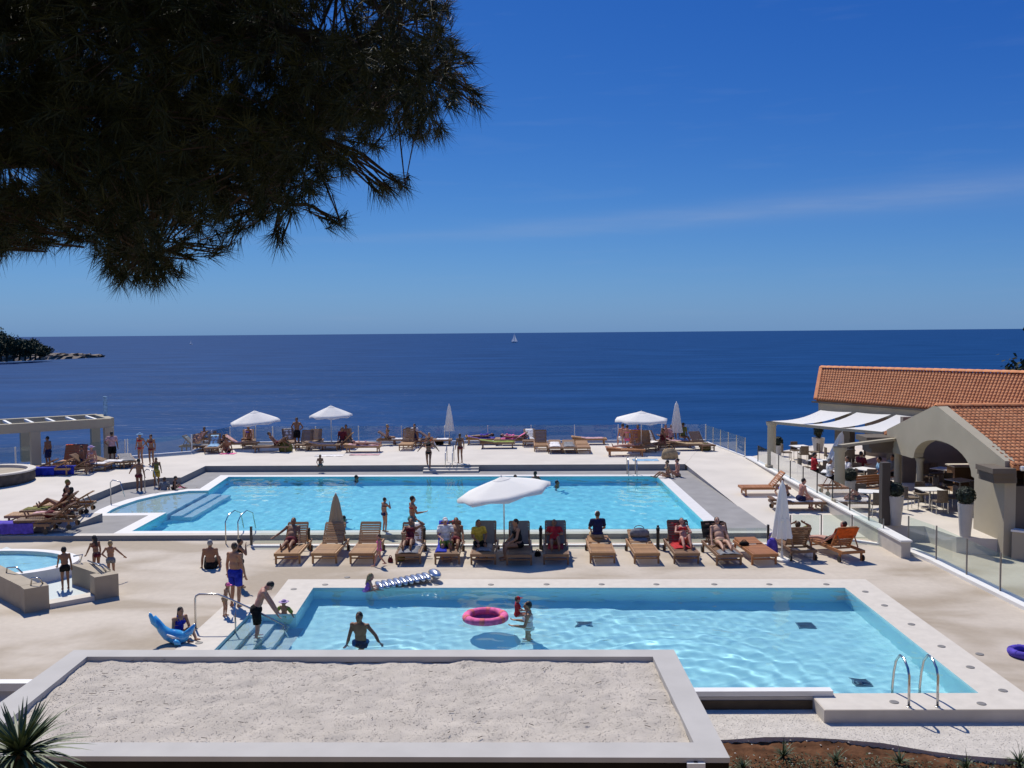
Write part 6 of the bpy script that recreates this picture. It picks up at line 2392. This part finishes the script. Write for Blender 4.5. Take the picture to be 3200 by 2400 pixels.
# splash tub children
person('boy with wet dark hair standing inside the splash tub', P(205, 1842, 0.07), R(40), 1.18, 'stand', 'dark', (('trunks', 'black'),), ('short', 'dark'), True, kid=True, la='reach', ra='down', lean=0.12)
person('girl with dark hair leaning at the splash tub handrail', P(303, 1800, 0.0), R(60), 1.20, 'stand', 'dark', (('bikini', 'maroon'),), ('long', 'dark'), True, kid=True, fem=True, la='reach', ra='down', lean=0.15)
person('blond boy with bare back beside the splash tub', P(348, 1812, 0.0), R(10), 1.14, 'stand', 'tan', (('trunks', 'grey'),), ('short', 'blond'), True, kid=True, la='hip', ra='out')
# --- lounger row


def lp_(k, v):
    return on_lounger(FR[k], v)


rzL = lambda k: FR[k].rotation_euler.z
person('man leaning on the leftmost lounger with his arm hanging out', lp_(1, (-0.12, 0.20, 0)), math.pi + rzL(1), 1.72, 'recline', 'dark', (('trunks', 'maroon'),), ('short', 'dark'), True, big=0.12, h=0.37, la='down', ra='out')
person('small child in pink standing at the foot of the third lounger', P(1186, 1769), R(100), 0.98, 'walk', 'pink', (('suit', 'pink'),), ('short', 'brown'), True, kid=True)
person('dark haired person raising an arm on the lounger with white towel', lp_(4, (-0.05, 0.10, 0)), math.pi, 1.70, 'recline', 'dark', (('suit', 'maroon'),), ('long', 'dark'), True, fem=True, h=0.38, la='up', ra='lap', knees=0.1)
person('person in white shirt on the blue towel, left one of the couple', lp_(5, (-0.12, 0.0, 0)), math.pi + 0.15, 1.66, 'sit_edge', 'pink', (('shirt', 'white'), ('shorts', 'green')), ('cap', 'white'), True, h=0.40, la='lap', ra='lap', lean=-0.1)
person('tanned person on the red towel, right one of the couple', lp_(5, (0.17, 0.22, 0)), math.pi, 1.68, 'recline', 'dark', (('trunks', 'maroon'),), ('short', 'dark'), True, h=0.39)
person('person in yellow shirt sitting on the grey backed lounger', lp_(6, (-0.2, 0.1, 0)), math.pi + 0.3, 1.55, 'sit_edge', 'dark', (('shirt', 'yellow'), ('shorts', 'black')), ('short', 'dark'), True, h=0.38, la='lap', ra='lap')
person('woman in black swimsuit sitting sideways under the open parasol', lp_(7, (-0.02, -0.05, 0)), R(105), 1.72, 'sit_edge', 'tan', (('suit', 'black'),), ('short', 'dark'), True, fem=True, h=0.37, big=0.12, la='lap', ra='lap', lean=0.12)
person('person in red reclining in the shade on the dark framed lounger', lp_(8, (-0.03, 0.12, 0)), math.pi, 1.62, 'recline', 'dark', (('shirt', 'red'),), ('short', 'brown'), True, h=0.38, knees=0.2, la='lap', ra='lap')
person('man with white cap and dark top sitting with back to the camera', lp_(9, (-0.02, 0.75, 0)), R(8), 1.72, 'sit_edge', 'tan', (('shirt', 'navy'), ('shorts', 'tan')), ('cap', 'white'), True, h=0.40, la='lap', ra='lap', big=0.05)
person('woman with red skin reading on the bright red towel', lp_(11, (0.10, 0.12, 0)), math.pi, 1.64, 'recline', 'pink', (('bikini', 'red'),), ('short', 'dark'), True, fem=True, h=0.39, knees=0.22, la='lap', ra='lap')
person('pale bather reclining against the black towel', lp_(12, (0.0, 0.16, 0)), math.pi + rzL(12), 1.78, 'recline', 'pale', (('brief', 'tan'),), ('short', 'dark'), True, h=0.38, big=0.12, la='down', ra='down', knees=0.05)
person('person with both arms behind the head on the turned round lounger', lp_(14, (0.0, 0.05, 0)), math.pi + rzL(14), 1.72, 'recline', 'dark', (('shirt', 'olive'),), ('short', 'brown'), True, h=0.37, la='up', ra='up')
person('person sitting behind the orange towel with legs to the left', lp_(15, (0.1, -0.02, 0)), rzL(15) + math.pi + 0.5, 1.68, 'recline', 'pink', (('trunks', 'black'),), ('short', 'dark'), True, h=0.38, la='down', ra='down')
# --- around the big pool
person('slim girl at the edge of the big pool with her hand at her face', P(1203, 1662, ZS), R(-50), 1.22, 'stand', 'tan', (('bikini', 'navy'),), ('short', 'dark'), False, fem=True, ra='phone')
person('woman in bikini and teal wrap standing behind the lounger row', P(1290, 1702), R(-65), 1.66, 'stand', 'tan', (('bikini', 'red'), ('shorts', 'teal')), ('short', 'dark'), True, fem=True, ra='hold')
person('woman walking down the steps from the far terrace', P(1340, 1466, ZS + 0.1), math.pi, 1.62, 'walk', 'dark', (('bikini', 'black'),), ('short', 'dark'), False, fem=True, la='out', ra='out')
person('slender woman standing on the far terrace above the pool steps', P(1438, 1447, ZT), R(30), 1.52, 'stand', 'dark', (('bikini', 'maroon'),), ('short', 'brown'), False, fem=True)
person('child sitting on the edge wall of the far terrace', P(1001, 1457, ZT), math.pi, 1.1, 'sit_edge', 'dark', (('trunks', 'teal'),), ('short', 'blond'), False, kid=True, h=0.0, la='lap', ra='lap')
for px, py, lab, sk_ in ((1113, 1497, 'swimmer with only head above water at the far edge of the big pool', 'dark'), (1610, 1496, 'swimmer beyond the top of the open parasol, left of the other one', 'dark'),
                         (1673, 1500, 'swimmer with raised shoulders beyond the open parasol, on the right', 'dark'), (1740, 1514, 'lone swimmer in the big pool right of the open parasol', 'dark')):
    wp = P(px, py, ZW1)
    rise = 0.35 if px == 1673 else 0.12
    person(lab, (wp.x, wp.y, ZW1 + rise - 1.60), rng.uniform(0, 6), 1.7, 'stand', sk_, (('trunks', 'navy'),), ('short', 'dark'), False, wet=True, la='out', ra='out')
wp = P(1074, 1622, ZW1)
person('swimmer surfacing behind the closed beige parasol', (wp.x, wp.y, ZW1 + 0.06 - 1.60), 1.0, 1.7, 'stand', 'dark', (('trunks', 'navy'),), ('short', 'dark'), False, wet=True, la='out', ra='out')
person('bather sitting at the right corner of the big pool, nearer the water', P(2086, 1492, ZS), R(100), 1.6, 'sit_ground', 'tan', (('bikini', 'tan'),), ('short', 'dark'), False, fem=True, h=0.0, la='prop', ra='prop')
person('bather sitting at the right corner of the big pool, further from the water', P(2117, 1489, ZS), R(100), 1.68, 'sit_ground', 'pink', (('brief', 'tan'),), ('short', 'dark'), False, h=0.0, la='lap', ra='prop')
# --- beach entry and left terrace
person('woman with sun hat standing on the left terrace, left one of two', P(440, 1450, ZT), R(160), 1.62, 'stand', 'tan', (('bikini', 'red'),), ('hat', 'paleblue'), False, fem=True, la='hip', ra='down')
person('dark haired woman standing on the left terrace, right one of two', P(474, 1453, ZT), R(170), 1.58, 'stand', 'dark', (('bikini', 'maroon'),), ('bun', 'dark'), False, fem=True, la='down', ra='hip')
person('tanned man standing at the beach entry of the big pool', P(436, 1545, ZW1 - 0.1), R(-10), 1.62, 'stand', 'dark', (('brief', 'maroon'),), ('short', 'dark'), False, wet=True, la='out', ra='down')
person('girl wrapped in a yellow towel at the beach entry', P(490, 1521, ZS), R(-150), 1.35, 'stand', 'dark', (('shorts', 'yellow'), ('suit', 'olive')), ('long', 'dark'), False, fem=True, ra='hold')
person('person crouching in the shallow water of the beach entry', P(512, 1546, -0.05), R(10), 1.55, 'sit_ground', 'dark', (('shirt', 'grey'),), ('short', 'brown'), False, h=0.0, lean=0.4, wet=True)
person('child in dark swimsuit kneeling at the beach entry', P(543, 1530, ZS), R(-60), 1.15, 'sit_ground', 'dark', (('suit', 'black'),), ('short', 'dark'), False, kid=True, h=0.0, lean=0.2)
person('child in pink lying on the shallow rim of the big pool', P(572, 1533, ZW1 - 0.08), R(-90), 1.2, 'lie', 'pink', (('suit', 'pink'),), ('short', 'dark'), False, kid=True, h=0.0, wet=True)
person('sunbather sitting upright with dark top on the left terrace', LT[4].location + V(0, 0, 0), R(-70), 1.70, 'sit_edge', 'dark', (('suit', 'black'),), ('short', 'olive'), True, fem=True, h=0.37, lean=0.15, la='lap', ra='lap')
person('sunbather lying beside the terrace step, second from the violet lounger', LT[1].location + V(0.15, 0, 0), R(90), 1.70, 'lie', 'dark', (('trunks', 'maroon'),), ('short', 'dark'), True, h=0.37)
person('sunbather reclining behind the violet lounger with dark swimsuit', LT[3].location + V(0.3, 0, 0), R(90), 1.68, 'recline', 'dark', (('suit', 'maroon'),), ('long', 'dark'), True, fem=True, h=0.38, knees=0.2)
person('woman in rose top sitting at the right end of the pergola', LT[10].location + V(0.1, -0.1, 0), R(175), 1.66, 'sit_edge', 'pink', (('bikini', 'rose'), ('brief', 'rose')), ('hat', 'lilac'), False, fem=True, h=0.38)
person('person sitting beside the woman in rose under the pergola', LT[10].location + V(-0.5, 0.1, 0), R(140), 1.62, 'sit_edge', 'dark', (('trunks', 'navy'),), ('short', 'dark'), False, h=0.38)
person('man with pink towel on his shoulders standing at the pergola corner', P(352, 1452, ZT), R(20), 1.72, 'stand', 'dark', (('shorts', 'black'), ('shirt', 'rose')), ('short', 'dark'), False, la='hip', ra='down')
person('person leaning on the middle pergola column', P(152, 1463, ZT), R(80), 1.62, 'stand', 'dark', (('shorts', 'navy'),), ('short', 'dark'), False)
# --- far terrace
person('man in black shorts standing by the sea balustrade between the open parasols', P(929, 1400, ZT), R(170), 1.80, 'stand', 'dark', (('shorts', 'black'),), ('short', 'dark'), False, la='hip', ra='hip', z0=0)
person('bather bending over on the pink mat at the left end of the far terrace', P(712, 1414, ZT), math.pi, 1.66, 'sit_ground', 'dark', (('trunks', 'black'),), ('short', 'dark'), False, h=0.03, lean=0.3)
person('bather with dark hair sitting left of the first seated bather', P(700, 1404, ZT), R(150), 1.66, 'sit_ground', 'tan', (('bikini', 'black'),), ('long', 'dark'), False, fem=True, h=0.0)
person('tanned bather reclining in the shade of the leftmost parasol', FTL['dark lounger in the shade of the leftmost open parasol'].location + V(0.25, 0, 0), R(-90) + math.pi * 2, 1.70, 'recline', 'dark', (('trunks', 'maroon'),), ('short', 'dark'), False, h=0.37, knees=0.25)
person('bather in dark red sitting under the second open parasol', FTL['lounger under the right edge of the second open parasol'].location + V(0.25, -0.1, 0), R(170), 1.70, 'sit_edge', 'dark', (('shirt', 'maroon'),), ('short', 'dark'), False, h=0.37)
person('bather behind the tan upright lounger', FTL['tan lounger with upright back left of the walking woman'].location + V(0.3, 0.9, 0), R(150), 1.66, 'sit_edge', 'dark', (('suit', 'navy'),), ('short', 'dark'), False, fem=True, h=0.3)
person('bather sitting upright on the dark side on lounger', FTL['dark lounger side on near the sea balustrade, left of the tan one'].location + V(-0.4, 0, 0), R(-90), 1.64, 'sit_edge', 'tan', (('bikini', 'olive'),), ('short', 'blond'), False, fem=True, h=0.37)
person('orange tanned bather seated low behind the walking woman', P(1342, 1398, ZT), math.pi, 1.66, 'sit_ground', 'tan', (('bikini', 'orange'),), ('short', 'blond'), False, fem=True, h=0.02, lean=0.2)
person('sunburnt man with bare back sitting left of the wide flat parasol', P(1946, 1396, ZT), R(10), 1.85, 'sit_edge', 'pink', (('shorts', 'white'),), ('short', 'brown'), False, h=0.38, big=0.1)
person('sunburnt woman beside the man with bare back', P(1960, 1398, ZT), R(-10), 1.75, 'sit_edge', 'pink', (('bikini', 'pink'),), ('short', 'dark'), False, fem=True, h=0.38)
person('dark haired bather under the wide flat parasol behind the upright lounger', P(1993, 1396, ZT), R(180), 1.72, 'sit_edge', 'dark', (('shirt', 'violet'),), ('short', 'dark'), False, h=0.38)
person('bather in violet sitting right of the wide flat parasol', P(2072, 1408, ZT), R(120), 1.66, 'sit_edge', 'dark', (('suit', 'maroon'),), ('short', 'dark'), False, fem=True, h=0.36)
person('person in red sitting by the right closed parasol', P(2098, 1392, ZT), R(170), 1.66, 'sit_edge', 'tan', (('shirt', 'rose'),), ('short', 'dark'), False, h=0.36)
person('person in black hat at the right closed parasol', P(2134, 1390, ZT), R(200), 1.70, 'sit_edge', 'dark', (('shirt', 'olive'),), ('hat', 'black'), False, h=0.40)
person('bather lying on the pink towel by the sea balustrade', FTL['lounger with pink towel by the sea balustrade'].location + V(0.1, 0, 0), R(-90), 1.66, 'lie', 'pink', (('suit', 'pink'),), ('short', 'dark'), False, fem=True, h=0.37)
person('bather lying on the violet towel by the sea balustrade', FTL['lounger with violet towel by the sea balustrade'].location + V(-0.1, 0, 0), R(90), 1.66, 'lie', 'dark', (('suit', 'violet'),), ('short', 'dark'), False, fem=True, h=0.37)
person('bather lying on the rose towel right of the second parasol', FTL['flat lounger with rose towel right of the second open parasol'].location + V(0.1, 0, 0), R(-90), 1.68, 'lie', 'pink', (('brief', 'rose'),), ('short', 'dark'), False, h=0.37)
person('bather sitting on the second lounger of the left corner group', P(640, 1399, ZT), R(175), 1.66, 'sit_edge', 'dark', (('trunks', 'navy'),), ('short', 'dark'), False, h=0.36, la='lap', ra='lap')
person('bather sitting behind the leftmost open parasol pole', P(778, 1393, ZT), R(150), 1.66, 'sit_edge', 'dark', (('bikini', 'violet'),), ('short', 'dark'), False, fem=True, h=0.36)
person('bather beside the one in dark red under the second parasol', P(1082, 1392, ZT), R(190), 1.70, 'sit_edge', 'dark', (('trunks', 'black'),), ('short', 'dark'), False, h=0.36)
person('bather in white shirt close behind the tan upright lounger', P(1296, 1388, ZT), R(160), 1.66, 'sit_edge', 'tan', (('shirt', 'white'),), ('short', 'dark'), False, h=0.36)
person('bather between the wide flat parasol and the right closed one', P(2080, 1392, ZT), R(185), 1.66, 'sit_edge', 'pink', (('trunks', 'red'),), ('short', 'brown'), False, h=0.36)
person('second sunburnt bather lying on the orange teak lounger', P(1965, 1420, ZT), R(90), 1.66, 'lie', 'pink', (('bikini', 'tan'),), ('short', 'blond'), False, fem=True, h=0.37)
# --- right side deck and restaurant
person('man with dark hair sitting on the white towel by the restaurant wall', RL_[1].location + V(0.1, -0.1, 0), R(-80), 1.68, 'sit_edge', 'pink', (('trunks', 'navy'),), ('short', 'dark'), True, h=0.38, lean=0.2, la='lap', ra='lap')
person('person in violet behind the closed white parasol by the wall', RL_[1].location + V(-0.55, 0.1, 0), R(160), 1.62, 'sit_edge', 'tan', (('bikini', 'violet'),), ('short', 'brown'), True, fem=True, h=0.38, la='lap', ra='lap')
rest = [((12.25, 39.2), R(-90), 'diner in red top at the far glass wall', 'red', 'dark'), ((12.3, 37.4), R(-95), 'diner in white shirt leaning at the glass wall', 'white', 'grey'),
        ((13.2, 37.9), R(100), 'diner in white facing the glass wall', 'white', 'brown'), ((14.3, 39.4), R(-60), 'diner in dark shirt under the middle shade sail', 'maroon', 'dark'),
        ((13.9, 36.0), R(-80), 'diner in navy behind the middle pale post', 'navy', 'dark'), ((15.2, 38.3), R(120), 'diner in grey at the back tables', 'grey', 'dark'),
        ((14.4, 37.6), R(80), 'diner in pale blue behind the round bush', 'paleblue', 'dark')]
for (x, y), rz, lab, cl, hr in rest:
    person(lab, (x, y, ZF), rz, 1.70, 'sit_edge', 'tan', (('shirt', cl), ('shorts', 'black')), ('short', hr), False, h=0.46, la='lap', ra='hold')

# ---- grow each distinct figure into one continuous skin
tmp = []
for key, rec in BODIES.items():
    near = key[3]
    me = rec[1].mesh('person_body')
    o = bpy.data.objects.new('tmp_body', me)
    COL.objects.link(o)
    md = o.modifiers.new('m', 'REMESH')
    md.mode = 'VOXEL'
    md.voxel_size = 0.0125 if near else 0.024
    md.use_smooth_shade = True
    sm = o.modifiers.new('s', 'SMOOTH')
    sm.factor = 0.5
    sm.iterations = 3 if near else 1
    tmp.append((key, o))
dg = bpy.context.evaluated_depsgraph_get()
dg.update()
for key, o in tmp:
    BODIES[key][2] = bpy.data.meshes.new_from_object(o.evaluated_get(dg))
    BODIES[key][2].polygons.foreach_set('use_smooth', [True] * len(BODIES[key][2].polygons))
for key, o in tmp:
    me = o.data
    bpy.data.objects.remove(o)
    bpy.data.meshes.remove(me)

EYEW = None
for (label, loc, rz, height, key, skin, clothes, hair, near, wet, big) in PEOPLE:
    J, _, bme = BODIES[key]
    t = thing('person', label, 'person', loc, rz)
    s = height / 1.75
    kind_ = key[0]
    t.scale = (s, s, s)
    kwd = dict(key[5])
    if kind_ in ('sit_edge', 'sit_ground', 'recline', 'lie'):      # keep the seat where the seat is
        hh = float(kwd.get('h', 0.36))
        t.location.z += hh * (1 - s)
    me = bme.copy()
    me.materials.clear()
    me.materials.append(SK[skin])
    kids = [put('body', me, t)]
    for c, col in clothes:
        nm = {'brief': 'swim_briefs', 'trunks': 'swim_trunks', 'suit': 'swimsuit', 'arm_floats': 'arm_floats'}.get(c, c)
        kids.append(clothes_mb(J, c, big).build('bikini_bottom' if c == 'bikini' else nm, CL[col], t, smooth=True))
        if c == 'bikini':
            kids.append(clothes_mb(J, 'bikini_top', big).build('bikini_top', CL[col], t, smooth=True))
    hk, hc_ = hair
    kids.append(hair_mb(J, hk).build('hair' if hk in ('short', 'long', 'bun', 'tail') else hk, HR[hc_] if hc_ in HR else CL[hc_], t, smooth=True))
    if hk in ('cap', 'hat'):
        kids.append(hair_mb(J, 'short').build('hair', HR['brown'], t, smooth=True))
        kids[-1].scale = (1, 1, 1)
    if near:
        q, hf, hu, rt = J['q'], J['hf'], J['hup'], J['right']
        for sg in (-1, 1):
            kids.append(MB().ell(J['head'] + hf * 0.083 * q + rt * sg * 0.031 * q + hu * 0.018 * q, (0.012, 0.008, 0.007), J['hrot'], 8, 6).build('eye', M['black'], t))
        kids.append(MB().ell(J['head'] + hf * 0.090 * q - hu * 0.052 * q, (0.024, 0.012, 0.007), J['hrot'], 8, 6).build('mouth', SK['dark'] if skin != 'dark' else HR['brown'], t))
    if wet:
        for k_ in kids:
            receiver(k_)
